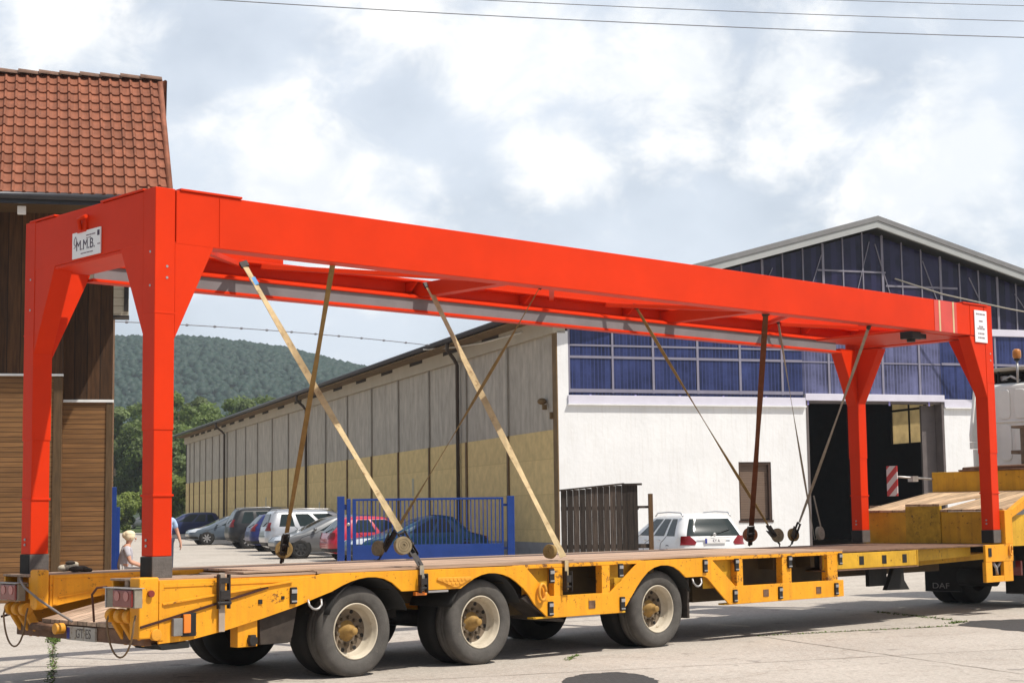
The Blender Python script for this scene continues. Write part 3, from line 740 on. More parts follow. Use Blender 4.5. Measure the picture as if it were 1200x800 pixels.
# gooseneck: front face in three bays with plank top rising to the back wall
o = MB()
for b0, b1, z in ((.0, 1.09, 1.455), (1.70, 2.48, 1.455)): o.box(14.05, 14.09, b0, b1, .99, z)
gn = tp('gooseneck', o, YELLOW_W, TR, .004)
o = MB(); o.box(14.03, 14.09, 1.095, 1.695, .99, 1.54); tp('centre_box', o, mat('grimy_yellow', (.44, .28, .025), .7, var=.35, scale=6, dirt=((.08, .05, .02), .5, 18)), gn, .004)
o = MB(); o.box(14.1, 16.0, .03, .06, .95, 1.40); o.box(14.1, 16.0, 2.42, 2.46, .95, 1.40); tp('neck_web', o, YELLOW_W, gn, 0)
for b0, b1, dz in ((.05, 1.09, 0), (1.10, 1.69, .085), (1.70, 2.48, 0)):
    o = MB(); za, zb = 1.457 + dz, 1.74
    o.add([(14.03, b0, za), (14.03, b1, za), (16.0, b1, zb), (16.0, b0, zb), (14.03, b0, za + .03), (14.03, b1, za + .03), (16.0, b1, zb + .03), (16.0, b0, zb + .03)],
          [(0, 1, 2, 3), (7, 6, 5, 4), (0, 4, 5, 1), (2, 6, 7, 3), (1, 5, 6, 2), (0, 3, 7, 4)]); tp('neck_planks', o, GOOSEW, gn, 0)
o = MB(); o.box(14.5, 15.9, 2.5, 2.66, 1.50, 1.56); tp('side_shelf', o, DECKEND, gn, .003)
o = MB(); o.box(16.0, 16.06, -.02, 2.46, 1.70, 2.09); o.box(15.98, 16.2, -.02, .03, 1.7, 2.09); bw = tp('bulkhead', o, YELLOW_W, gn, .004)
o = MB(); o.box(15.97, 16.2, -.02, 1.95, 2.091, 2.12); o.tube([(16.02, .2, 2.13), (16.05, .9, 2.15), (16.0, 1.6, 2.14), (16.04, 1.9, 2.13)], .03, 8); tp('bulkhead_cap', o, RUSTPL, bw, .006)
o = MB(); o.cyl((16.0, 2.46, 1.98), (15.1, 2.55, 2.02), .018, 8); o.box(15.45, 15.6, 2.46, 2.56, 1.94, 2.03); tp('marker_arm', o, GALV, gn, 0)
# warning board
def stripes_mat():
    m = bpy.data.materials.new('red_white_stripes'); m.use_nodes = True
    N = m.node_tree.nodes; L = m.node_tree.links; p = N['Principled BSDF']; p.inputs['Roughness'].default_value = .45
    tc = N.new('ShaderNodeTexCoord'); sx = N.new('ShaderNodeSeparateXYZ'); L.new(tc.outputs['Object'], sx.inputs[0])
    a = N.new('ShaderNodeMath'); a.operation = 'ADD'; L.new(sx.outputs['Y'], a.inputs[0]); L.new(sx.outputs['Z'], a.inputs[1])
    d = N.new('ShaderNodeMath'); d.operation = 'MULTIPLY'; d.inputs[1].default_value = 4.4; L.new(a.outputs[0], d.inputs[0])
    f = N.new('ShaderNodeMath'); f.operation = 'FRACT'; L.new(d.outputs[0], f.inputs[0])
    g_ = N.new('ShaderNodeMath'); g_.operation = 'GREATER_THAN'; g_.inputs[1].default_value = .5; L.new(f.outputs[0], g_.inputs[0])
    x = N.new('ShaderNodeMix'); x.data_type = 'RGBA'; L.new(g_.outputs[0], x.inputs['Factor'])
    x.inputs['A'].default_value = (.42, .03, .03, 1); x.inputs['B'].default_value = (.55, .50, .50, 1); L.new(x.outputs['Result'], p.inputs['Base Color'])
    return m
o = MB(); o.box(14.98, 15.0, 2.45, 2.645, 1.71, 2.19); tp('warning_board', o, stripes_mat(), TR, 0)

# ------------------------------------------------------------------ tractor unit
TU = empty('tractor_unit', T(16.5, 1.215, 0), TRZ, 'white ribbed truck cab and dark rear axle coupled under the gooseneck', 'truck')
def up(name, mb, m, par=TU, bevel=.004):
    mb.v = [(x - 16.5, y - 1.215, z) for x, y, z in mb.v]
    return put(name, mb, m, par, bevel)
CABW = mat('white_cab_paint', (.76, .75, .70), .4, var=.05, scale=2, dirt=((.35, .30, .22), .15, 3), coat=.3)
o = MB(); o.prism([(17.5, 1.05), (17.5, 3.55), (17.62, 3.60), (19.3, 3.55), (19.75, 2.4), (19.8, 1.05)], -.02, 2.47); cab = up('cab', o, CABW, TU, .04)
o = MB()
for z0, z1 in ((2.98, 3.48), (2.28, 2.90), (1.72, 2.18)):
    for b in np.arange(.10, 2.3, .29):
        o.add([], [])
        pts = []
        w_, h_ = .11, (z1 - z0) / 2
        for q in range(16):
            an = 2 * PI * q / 16
            pts.append((b + w_ + w_ * .98 * math.copysign(abs(math.cos(an)) ** .5, math.cos(an)), (z0 + z1) / 2 + h_ * math.copysign(abs(math.sin(an)) ** .35, math.sin(an))))
        o.prism(pts, 17.478, 17.499, 'x')
up('pressed_ribs', o, CABW, cab, .012)
o = MB(); o.box(17.47, 17.505, -.02, 2.47, 2.925, 2.955); up('back_seam', o, CABW, cab, .008)
o = MB(); o.prism([(17.3, 2.62), (17.3, 2.75), (17.55, 3.80), (18.2, 3.85), (18.2, 2.62)], 2.475, 2.53); o.box(17.35, 17.6, 2.475, 2.56, 2.50, 2.615); o.prism([(17.38, 1.6), (17.38, 2.49), (17.9, 2.49), (17.9, 1.6)], 2.475, 2.52); up('side_fairing', o, CABW, cab, .01)
o = MB(); o.prism([(17.3, 2.62), (17.3, 2.75), (17.55, 3.80), (18.2, 3.85), (18.2, 2.62)], -.08, -.025); up('side_fairing', o, CABW, cab, .01)
BEIGE = mat('beige_spoiler', (.42, .38, .30), .5, var=.1)
o = MB(); o.prism([(17.6, 3.80), (17.6, 3.86), (18.3, 3.84), (19.2, 3.60), (19.2, 3.56), (18.3, 3.79)], .02, 2.44); o.box(17.65, 19.0, .02, .06, 3.56, 3.80); o.box(17.65, 19.0, 2.40, 2.44, 3.56, 3.80); sp = up('roof_spoiler', o, BEIGE, cab, .01)
o = MB(); o.box(18.0, 18.05, .07, 2.39, 3.56, 3.79); o.box(17.7, 17.9, 1.75, 1.95, 3.61, 3.74); o.box(17.6, 17.65, .1, 2.38, 3.57, 3.61)
for b in (.5, .9, 1.4, 2.1): o.box(17.6, 17.66, b, b + .03, 3.57, 3.79)
up('spoiler_frame', o, BLACK, sp, .004)
o = MB(); o.box(17.66, 17.70, 1.98, 2.12, 3.64, 3.72); o.tube([(17.6, 1.7, 3.62), (17.55, 1.85, 3.70), (17.6, 2.0, 3.66)], .02, 8); up('work_lamp', o, GALV, sp, .004)
o = MB(); o.cyl((17.56, 1.72, 3.58), (17.56, 1.72, 3.98), .022, 8); up('beacon_stalk', o, GALV, cab, 0)
o = MB(); o.lathe([(0, .165), (.04, .16), (.065, .14), (.072, .10), (.072, .03), (.055, .0), (0, 0)], (17.56, 1.72, 3.99), 'z', 20); up('beacon', o, AMBERD, cab, 0)
o = MB(); o.cyl((17.56, 1.72, 3.955), (17.56, 1.72, 3.99), .05, 14); up('beacon_base', o, BLACKP, cab, 0)
# air-line mast behind the cab
o = MB(); o.cyl((16.95, 1.30, 2.1), (16.95, 1.30, 2.80), .07, 10); o.box(16.85, 17.1, .9, 1.48, 2.79, 2.83); o.box(16.85, 17.1, .9, 1.50, 2.37, 2.43); up('air_line_mast', o, mat('grimy_mast', (.20, .15, .10), .7, var=.4, scale=8), TU, .004)
o = MB(); o.box(14.7, 20.0, .75, .95, .70, .95); o.box(14.7, 20.0, 1.5, 1.7, .70, .95); o.box(14.6, 14.75, .3, 2.2, .62, .80); o.box(15.4, 16.8, .7, 1.75, .95, 1.12); up('truck_chassis', o, BLACK, TU, .004)
for b, s in ((2.33, -1), (.06, 1)):
    for a in (16.0, 19.2):
        o = MB(); r = .50
        pr = [(.29, .03), (.33, .0), (.44, .0), (.485, .03), (.50, .06), (.50, .28 if a < 18 else .26), (.48, .31), (.30, .31)]
        o.lathe([(q, s * tt) for q, tt in pr], (a, b, r - .006), 'y', 40)
        if a < 18: o.lathe([(q, s * (tt + .33)) for q, tt in pr], (a, b, r - .006), 'y', 40)
        w_ = up('wheel', o, BLACK, TU, 0)
        o = MB(); o.lathe([(q, s * tt) for q, tt in [(.295, .03), (.28, .04), (.25, .12), (.10, .13), (.09, .05), (0, .05)]], (a, b, r), 'y', 30); up('rim', o, mat('truck_rim', (.22, .20, .18), .5, var=.2) if 'truck_rim' not in bpy.data.materials else bpy.data.materials['truck_rim'], w_, 0)
for b in (1.60, .18):
    o = MB(); o.box(15.35, 15.38, b, b + .65, .20, .76); mf = up('mud_flap', o, BLACK, TU, .006)
    o = MB(); o.box(15.340, 15.3485, b + .02, b + .63, .205, .215); up('flap_strip', o, mat('strip_grey', (.10, .095, .09), .6), mf, 0)
    if b > 1: text('flap_lettering', 'DAF', .125, mat('flap_ink', (.30, .28, .26), .6), mf, frame3((0, -1, 0), (0, 0, 1), (-1, 0, 0), (15.347 - 16.5, b + .36 - 1.215, .29)), .0012, 1.35)
o = MB(); o.prism([(14.95, .75), (14.95, 1.10), (15.3, 1.22), (16.3, 1.22), (16.6, 1.1), (16.6, 1.06), (16.3, 1.18), (15.3, 1.18), (14.99, 1.08), (14.99, .75)], 1.66, 2.46); o.prism([(14.95, .75), (14.95, 1.10), (15.3, 1.22), (16.3, 1.22), (16.6, 1.1), (16.6, 1.06), (16.3, 1.18), (15.3, 1.18), (14.99, 1.08), (14.99, .75)], -.02, .76); up('mudguard', o, BLACKP, TU, 0)
o = MB(); o.box(14.9, 14.95, .30, .62, .50, .72); up('tail_lamp', o, REDLENS, TU, .006)
o = MB(); o.cyl((15.2, .9, .45), (15.2, 1.5, .45), .14, 14); o.box(15.45, 15.55, .3, 2.2, .40, .98); up('air_tank_and_box', o, BLACK, TU, 0)  # tank blackened and a black box added to darken the gap under the neck

# ------------------------------------------------------------------ lashing straps
def strap(lab, p0, p1, width, m, wdir, ratchet=True, rolls=(), tail=None, sag=.02, blue=False, hang=0):
    """p0 top, p1 bottom in trailer coordinates"""
    base = T(*p1)
    e = empty('lashing_strap', base, TRZ, lab, 'strap', 'lashing straps between the gantry and the trailer')
    A = Vector(p0) - Vector(p1); Bv = Vector((0, 0, 0))
    wd_ = Vector(wdir).normalized(); d = A.normalized(); wd_ = (wd_ - d * wd_.dot(d)).normalized(); nn = d.cross(wd_)
    L_ = A.length
    r0 = .42 if ratchet else .05
    n = 14; vs = []
    for i in range(n + 1):
        s = r0 + (L_ - r0) * i / n; q = Bv + d * s + Vector((0, 0, -sag * 4 * (i / n) * (1 - i / n)))
        tw = .45 * math.sin(i * .7 + len(lab))
        ww = (wd_ * math.cos(tw) + nn * math.sin(tw)) * width / 2; hh = (nn * math.cos(tw) - wd_ * math.sin(tw)) * .003
        vs += [q - ww - hh, q + ww - hh, q + ww + hh, q - ww + hh]
    o = MB(); fs = [(0, 1, 2, 3), (4 * n + 3, 4 * n + 2, 4 * n + 1, 4 * n)]
    for i in range(n):
        for k in range(4): fs.append((4 * i + k, 4 * i + (k + 1) % 4, 4 * i + 4 + (k + 1) % 4, 4 * i + 4 + k))
    o.add(vs, fs); o.build('webbing', m, e)
    if blue:
        o = MB(); o.obox(d * (L_ - .30) , d * (L_ - .20), width * 1.05, .010, nn); o.build('label_tag', BLUETAG, e)
    o = MB(); o.obox(d * (L_ - .05), d * (L_ + .02), width * 1.3, .03, nn); o.build('top_hook', DARKSTEEL, e)
    if ratchet:
        o = MB()
        for sgn in (-1, 1):
            o.obox(d * .12 + wd_ * sgn * (width / 2 + .006), d * .40 + wd_ * sgn * (width / 2 + .006), .006, .045, nn)
        o.obox(d * .14 + nn * .03, d * .34 + nn * .055, width + .02, .012, nn)
        o.cyl(d * .24 - wd_ * (width / 2 + .02), d * .24 + wd_ * (width / 2 + .02), .02, 10)
        o.cyl(d * .39 - wd_ * (width / 2 + .012), d * .39 + wd_ * (width / 2 + .012), .012, 8)
        o.build('ratchet', DARKSTEEL, e, .002)
        o = MB(); o.obox(d * .0, d * .15, width * .9, .008, nn); o.tube([d * .05, d * .0 , d * -.05 + nn * .03, d * -.03 + nn * .05], .009, 8); o.build('hook', DARKSTEEL, e)
    if hang:
        o = MB(); o.box(-.026, .026, -.018, -.013, -hang, .0); o.box(-.026, .026, -.018, .04, .0, .006); o.build('edge_webbing', m if not ratchet else WEBG, e)
        o = MB(); o.box(-.045, -.034, -.06, -.012, -hang - .02, -hang * .35); o.box(.034, .045, -.06, -.012, -hang - .02, -hang * .35); o.box(-.034, .034, -.055, -.03, -hang * .75, -hang * .5); o.cyl((-.05, -.04, -hang * .9), (.05, -.04, -hang * .9), .014, 8); o.build('buckle', DARKSTEEL, e, .002)
    for (off, rad, ang, mm) in rolls:
        rad = rad * .84; c = Vector(off); ax = Vector((math.cos(ang), math.sin(ang), .12)).normalized()
        rot = ax.to_track_quat('Z', 'Y').to_matrix()
        mb = MB(); prof = []
        mb.lathe([(0, .022), (rad * .16, .022), (rad * .18, .03), (rad * .38, .028), (rad * .40, .022), (rad * .42, .029), (rad * .66, .028), (rad * .68, .022), (rad * .70, .029), (rad * .96, .028), (rad, .024), (rad, -.024), (rad * .96, -.028), (0, -.028)], (0, 0, 0), 'z', 26, False)
        mb.v = [tuple(c + rot @ Vector(v)) for v in mb.v]
        mb.build('strap_roll', mm, e)
    if tail:
        o = MB(); o.tube([Vector(q) for q in tail], .012, 6); o.build('loose_tail', m, e)
    return e
camang = math.atan2(-.73, -.69)
dz = 1.01
strap('beige strap with blue tag, hooked to the near deck edge between first and second wheels', (2.30, 2.05, 4.20), (2.95, -.07, 1.02), .066, WEBB, (1, -.5, 0), True, [((-.17, .07, .20), .105, camang + .5, ROLLB)], blue=True, hang=.24)
strap('beige strap reaching the near deck edge between the second and third wheels', (4.86, 2.05, 4.20), (4.95, -.07, 1.01), .072, WEBB, (1, -.5, 0), False, [((-.09, .14, .10), .09, camang - .6, WEBO)], None, hang=.30)
strap('olive strap slanting back behind the tall beige strap, left of the blue gate', (2.06, .15, 3.99), (3.06, 2.42, 1.02), .052, WEBO, (1, -.4, 0), True, [((0.0, -.04, .14), .115, camang + .2, WEBO)])
strap('thin brown strap slanting down to the far deck edge in front of the blue gate', (4.87, .15, 3.98), (4.42, 2.42, 1.02), .045, WEBO, (.35, 1, 0), True, [((-.03, -.02, .12), .105, camang - .7, ROLLB)])
strap('olive strap slanting right towards the hall window', (8.45, 2.05, 4.22), (11.86, 2.42, 1.02), .05, WEBO, (0, 1, .3), True, [((-.08, -.03, .13), .12, camang + .5, ROLLB)])
strap('steep dark brown strap in front of the shuttered hall window', (8.78, .15, 3.97), (11.18, 2.42, 1.02), .072, WEBBR, (1, -.7, 0), True, [((-.03, -.03, .15), .125, camang, WEBBR)])
strap('pale twisted strap hanging beside the hall doorway jamb', (11.5, 2.05, 4.24), (12.75, 2.44, 1.02), .035, WEBG, (.5, 1, 0), False, [((.10, -.02, .14), .12, camang + .9, WEBG)], [(.0, 0, .7), (.08, .0, .45), (.12, -.02, .25), (.03, 0, .05)])
strap('thin grey strap crossing the hall doorway from the upper right', (11.0, .15, 3.95), (12.15, 2.42, 1.02), .04, WEBG, (.2, 1, 0), True, [((.02, -.02, .13), .115, camang + .6, WEBO)])
# short ratchet strap hanging over the rear of the side frame
e = empty('lashing_strap', T(.65, -.06, .52), TRZ, 'short ratchet strap hung over the yellow side frame behind the near leg', 'strap', 'lashing straps between the gantry and the trailer')
o = MB(); o.box(-.03, .03, -.028, -.022, .0, .50); o.box(-.03, .03, -.028, .3, .50, .508); o.build('webbing', mat('pale_webbing', (.36, .29, .23), .85, var=.2), e)
o = MB(); o.box(-.06, -.045, -.075, -.03, .20, .50); o.box(.045, .06, -.075, -.03, .20, .50); o.box(-.045, .045, -.08, -.045, .28, .36); o.box(-.045, .045, -.07, -.03, .42, .47); o.cyl((-.07, -.06, .25), (.07, -.06, .25), .018, 8); o.build('ratchet', DARKSTEEL, e, .003)
# bundle of rags on the far rear beam
e = empty('rag_bundle', T(.42, 2.2, 1.008), TRZ, 'small heap of pale gloves and dark rags on the far rear beam', 'rags')
o = MB()
for x, y, z, r, q in ((0, 0, .05, .06, .7), (.05, .06, .075, .045, .6), (-.06, .03, .04, .05, .7)): o.ball((x, y, z), r, 1.3, 1, q)
o.build('pale_gloves', mat('pale_cloth', (.45, .40, .30), .9, var=.3, scale=20), e)
o = MB()
for x, y, z, r in ((.02, -.05, .03, .05), (.10, -.02, .03, .05), (-.02, -.02, .09, .035), (.17, .0, .015, .04)): o.ball((x, y, z), r, 1.5, 1, .6)
o.build('dark_rags', mat('dark_cloth', (.05, .04, .03), .9, var=.4, scale=20), e)

# ------------------------------------------------------------------ timber building on the left
GA = R(13.07)
LB = empty('timber_building', (-7.695, 31.5, 0), GA, 'dark brown timber clad house with a steep red tiled roof', 'building')
WV = lines_mat('dark_vertical_boards', (.062, .027, .009), (.012, .006, .003), .24, 'X', .06, .75, .5, (8, 8, .6), .5, .35)
WH = lines_mat('brown_siding', (.18, .088, .031), (.075, .035, .013), .092, 'Z', .14, .7, .35, (.5, 2, 10), .8, .16)
WPOST = mat('brown_post', (.085, .05, .022), .7, var=.3, scale=4, stretch=(6, 6, .6))
FLASH = mat('white_flashing', (.72, .72, .70), .4)
BEIGEW = lines_mat('beige_boards', (.43, .38, .29), (.22, .19, .14), .16, 'Z', .08, .7, .15, (1, 1, 6), .5, .06)
def lb(name, mb, m, par=LB, bevel=0): return put(name, mb, m, par, bevel)
o = MB(); o.box(-10, -.91, -.65, -.45, 4.22, 7.36); o.box(-.93, -.912, -.449, .05, 4.22, 7.36); w1 = lb('upper_wall', o, WV); w1['label'] = 'dark vertical boards of the projecting bay'
o = MB(); o.box(-10, -.91, -.65, -.45, -.2, 4.18); o.box(-.93, -.912, -.449, .05, -.2, 4.18); lb('lower_wall', o, WH)
o = MB(); o.box(-10, -.885, -.70, -.60, 4.18, 4.222); lb('flashing', o, FLASH, LB, .004)
o = MB(); o.box(-1.06, -.90, -.675, -.651, -.2, 4.175); lb('corner_board', o, WPOST, LB, .004)
o = MB(); o.box(-.909, .0, .0, .2, 3.79, 6.1); w2 = lb('upper_wall', o, WV); w2['label'] = 'dark vertical boards of the recessed wall'
o = MB(); o.box(-.909, .0, .0, .2, -.2, 3.735); o.box(-.2, .0, .201, 3.4, -.2, 6.1); lb('lower_wall', o, WH)
o = MB(); o.box(-.909, .03, -.045, .1, 3.735, 3.785); lb('flashing', o, FLASH, LB, .004)
o = MB(); o.box(-.11, .012, -.025, -.001, -.2, 3.73); lb('corner_board', o, WPOST, LB, .004)
o = MB(); o.box(-.909, .0, -.10, .25, 6.101, 7.5); o.box(.0, .29, .0, .45, 5.42, 7.5); lb('beige_upper_bay', o, BEIGEW, LB, .006)
o = MB(); o.box(.0, .3, -.01, .46, 5.385, 5.419); o.box(.20, .285, -.03, -.001, 5.5, 6.6); lb('bay_sill', o, DARKSTEEL, LB, .004)
o = MB(); o.box(-10, -.2, 3.2, 3.4, -.2, 7.4); o.box(-10, -9.8, -.44, 3.19, -.2, 7.4); o.prism([(-1.6, 7.5), (3.6, 7.5), (1.0, 10.1)], -.25, -.05, 'x'); lb('rear_wall', o, WV)
# soffit, gutter
o = MB(); o.box(-10, 1.0, -1.9, -.10, 7.26, 7.30); lb('soffit', o, WPOST)
o = MB(); o.box(-10, 1.0, -1.95, -1.9, 7.20, 7.36); o.tube([(-10, -2.02, 7.34), (1.0, -2.02, 7.33)], .07, 10); lb('gutter', o, mat('dark_gutter', (.05, .05, .055), .35, metal=.5), LB)
o = MB(); o.box(-1.70, -1.55, -1.7, -1.6, 7.05, 7.2); lb('eave_lamp', o, WHITEP, LB, .01)
# tiles
def tile_mat():
    m = mat('clay_tiles', (.235, .084, .045), .75, var=.22, scale=5, dirt=((.12, .05, .03), .3, 3), bump=.25, bscale=40)
    nt = m.node_tree; N = nt.nodes; L = nt.links; p = N['Principled BSDF']; src = p.inputs['Base Color'].links[0].from_socket
    tc = [n for n in N if n.type == 'TEX_COORD'][0]
    dv = N.new('ShaderNodeVectorMath'); dv.operation = 'DIVIDE'; dv.inputs[1].default_value = (.2, .326, 1); L.new(tc.outputs['Object'], dv.inputs[0])
    fl = N.new('ShaderNodeVectorMath'); fl.operation = 'FLOOR'; L.new(dv.outputs[0], fl.inputs[0])
    sp_ = N.new('ShaderNodeSeparateXYZ'); L.new(fl.outputs[0], sp_.inputs[0]); cb = N.new('ShaderNodeCombineXYZ'); L.new(sp_.outputs[0], cb.inputs[0]); L.new(sp_.outputs[1], cb.inputs[1])
    wn = N.new('ShaderNodeTexWhiteNoise'); wn.noise_dimensions = '2D'; L.new(cb.outputs[0], wn.inputs['Vector'])
    r = N.new('ShaderNodeMapRange'); r.inputs['To Min'].default_value = .80; r.inputs['To Max'].default_value = 1.12; L.new(wn.outputs['Value'], r.inputs['Value'])
    sc = N.new('ShaderNodeVectorMath'); sc.operation = 'SCALE'; L.new(src, sc.inputs[0]); L.new(r.outputs[0], sc.inputs['Scale']); L.new(sc.outputs[0], p.inputs['Base Color'])
    return m
TILE = tile_mat()
def tile_plane(x0, x1, rows, gauge=.326, tw=.2):
    o = MB(); ns = 8; cols = int(round((x1 - x0) / tw))
    shape = []
    for k in range(ns):
        q = k / ns
        shape.append(.042 * math.sin(PI * min(1, q / .375)) if q < .375 else -.010 * math.sin(PI * (q - .375) / .625))
    xsn = [x0 + (i // ns + (i % ns) / ns) * tw for i in range(cols * ns + 1)]
    for r in range(rows):
        y0, y1 = r * gauge, (r + 1) * gauge + .03
        vs = []
        n = len(xsn)
        for yy, zz in ((y0, .012), (y0, .050), (y1, .014)):
            for i, x in enumerate(xsn): vs.append((x, yy + .012 * math.sin((i // ns) * 12.9 + r * 7.1) * .4, zz + shape[i % ns] * (1 if zz > .013 else .3)))
        fs = [(j * n + i, j * n + i + 1, (j + 1) * n + i + 1, (j + 1) * n + i) for j in range(2) for i in range(n - 1)]
        o.add(vs, fs, False)
    return o
slope = R(44.6)
rf = MB(); rf.prism([(-2.0, 7.36), (1.0, 10.32), (4.0, 7.36), (4.0, 7.28), (1.0, 10.22), (-2.0, 7.28)], -10, 1.0, 'x'); rf.v = [(x - (.17 if z > 10 and x > 0 else 0), y, z) for x, y, z in rf.v]; roof = lb('roof', rf, WPOST)
tl = tile_plane(-10.0, 1.0, 13); tl.v = [(x - .17 * y / 4.24, y, z) for x, y, z in tl.v]
to = tl.build('tiles', TILE, roof, 0, False); to.location = (0, -2.03, 7.345); to.rotation_euler = (slope, 0, 0)
tl = tile_plane(-10.0, 1.0, 13); to = tl.build('tiles', TILE, roof, 0, False); to.location = (-9.0, 4.03, 7.345); to.rotation_euler = (slope, 0, PI)
o = MB()
for i in range(28):
    x0 = .86 - (i + 1) * .395; x1 = x0 + .43
    n = 10; vs = []
    for x, zz, rr in ((x0, .03, .125), (x1, .0, .11)):
        for k in range(n + 1):
            an = PI * k / n; vs.append((x, 1.0 + rr * math.cos(an) * 1.05, 10.34 + zz + rr * .8 * math.sin(an)))
    o.add(vs, [(k, k + 1, n + 2 + k, n + 1 + k) for k in range(n)] + [tuple(range(n + 1)), tuple(range(n + 1, 2 * n + 2))])
lb('ridge_tiles', o, mat('grey_ridge', (.17, .10, .07), .8, var=.3, scale=6), roof)
o = MB(); o.tube([(1.02, -2.0, 7.40), (.85, 1.0, 10.36), (1.02, 4.0, 7.40)], .06, 8); lb('verge_tiles', o, TILE, roof)

# ------------------------------------------------------------------ the hall
BE = R(19.38)
HO = Vector((1.296, 47, 0))
HL = empty('industrial_hall', HO, BE, 'long gabled hall, white front with blue glazing and tan side wall', 'building')
def hp(name, mb, m, par=HL, bevel=0): return put(name, mb, m, par, bevel)
PLASTER = mat('white_plaster', (.77, .77, .765), .9, var=.06, scale=.7, bump=.35, bscale=7, streak=((.60, .575, .53), .35))
LILAC = mat('lilac_sill', (.62, .60, .68), .5, var=.05)
HGREY = lines_mat('grey_fibre_panels', (.42, .375, .31), (.36, .32, .265), .35, 'Y', .06, .85, .22, (1, 1, .4), .2, .05)
HTAN = lines_mat('tan_blockwork', (.70, .52, .235), (.58, .42, .18), 1.02, 'Z', .02, .9, .14, (1, 1, 1), .2, .05)
STUD = mat('brown_stud', (.17, .105, .045), .8, var=.2)
STUDL = mat('grey_stud', (.33, .30, .25), .8, var=.1)
FASC = mat('beige_fascia', (.42, .36, .27), .8, var=.08, scale=1)
PLINTH = mat('grey_plinth', (.27, .26, .26), .9, var=.15)
DARKIN = mat('dark_interior', (.012, .011, .010), .9, var=.3)  # near-black base puts the shade inside the hall into its walls
ROOFG = mat('grey_roof_sheet', (.20, .20, .20), .55, var=.1)
FASG = mat('light_grey_fascia', (.36, .37, .36), .5, var=.06)
def glaze(name, col, pitch, rough=.22):
    m = lines_mat(name, col, tuple(c * 1.5 for c in col), pitch, 'X', .25, rough, .55, (.35, 1, .5), .3, .30)
    return m
BLUEG = glaze('blue_polycarbonate', (.024, .033, .100), .115, .25)
BLUEL = glaze('lit_through_polycarbonate', (.085, .09, .17), .115, .3)  # paler colour stands in for daylight showing through the sheet
GABG = glaze('dark_gable_glazing', (.016, .015, .040), .70, .25)
HWID, HLEN = 21.6, 74.0
# front wall
o = MB()
o.box(.0, 5.70, .0, .3, -.4, 4.62); o.box(6.78, 8.02, .0, .3, -.4, 4.62); o.box(5.70, 6.78, .0, .3, -.4, 1.22); o.box(5.70, 6.78, .0, .3, 2.94, 4.62)
o.box(12.87, HWID, .0, .3, -.4, 4.62); o.box(.0, .33, .0, .3, 4.62, 6.72); o.box(8.02, 12.87, .03, .3, 4.80, 5.0)
fw = hp('front_wall', o, PLASTER); fw['label'] = 'white plastered gable front'
o = MB(); o.box(5.73, 6.75, .12, .16, 1.25, 2.91); wn = hp('window', o, lines_mat('brown_shutter', (.155, .105, .075), (.09, .06, .045), .07, 'Z', .15, .6, .1, (1, 1, 1), .5, .05), fw)
o = MB(); o.box(5.70, 5.75, .02, .18, 1.22, 2.94); o.box(6.70, 6.78, .02, .18, 1.22, 2.94); o.box(5.751, 6.699, .02, .18, 2.87, 2.94); o.box(5.67, 6.81, -.02, .18, 1.15, 1.22); hp('window_frame', o, mat('dark_brown_frame', (.06, .035, .025), .6), wn)
# strip glazing
o = MB(); o.box(.33, 7.96, .05, .09, 4.87, 6.9); o.box(12.87, HWID, .05, .09, 4.87, 6.9); gl = hp('strip_glazing', o, BLUEG)
o = MB(); o.box(7.965, 12.865, .05, .09, 5.0, 6.9); hp('lit_through_panel', o, BLUEL, gl)
o = MB()
for x in (.36, 3.02, 4.46, 5.86, 7.27, 8.88, 10.77, 12.09, 14.9, 16.4, 18, 19.6): o.box(x - .035, x + .035, .02, .05, 4.95, 6.9)
o.box(.33, 7.96, .025, .049, 5.95, 6.02); o.box(.33, 7.96, .028, .049, 6.30, 6.35); o.box(12.9, HWID, .025, .049, 5.95, 6.02); o.box(.33, 7.96, .024, .049, 4.96, 5.06)
o.box(7.97, 12.86, .03, .049, 5.95, 5.99); o.box(1.70, 1.76, .02, .05, 4.95, 6.9)
hp('mullions', o, mat('lavender_bars', (.22, .21, .27), .5, var=.1), gl)
o = MB()
for x in np.arange(1.0, 13.7, 1.42): o.box(x - .04, x + .04, .012, .048, 4.66, 6.88) if False else o.box(x - .03, x + .03, -.012, -.002, 4.66, 4.90)
hp('clips', o, mat('violet_clip', (.25, .22, .48), .5), gl)
o = MB(); o.box(.30, 8.0, -.05, -.0, 4.625, 4.87); o.box(8.0, 12.9, -.06, .02, 4.79, 5.0); o.box(12.9, HWID, -.05, -.0, 4.625, 4.87); hp('sill_band', o, LILAC, fw, .01)
o = MB(); o.box(.28, 8.0, -.10, -.0, 4.58, 4.62); o.box(12.9, HWID, -.10, -.0, 4.58, 4.62); hp('sill_ledge', o, PLASTER, fw, .006)
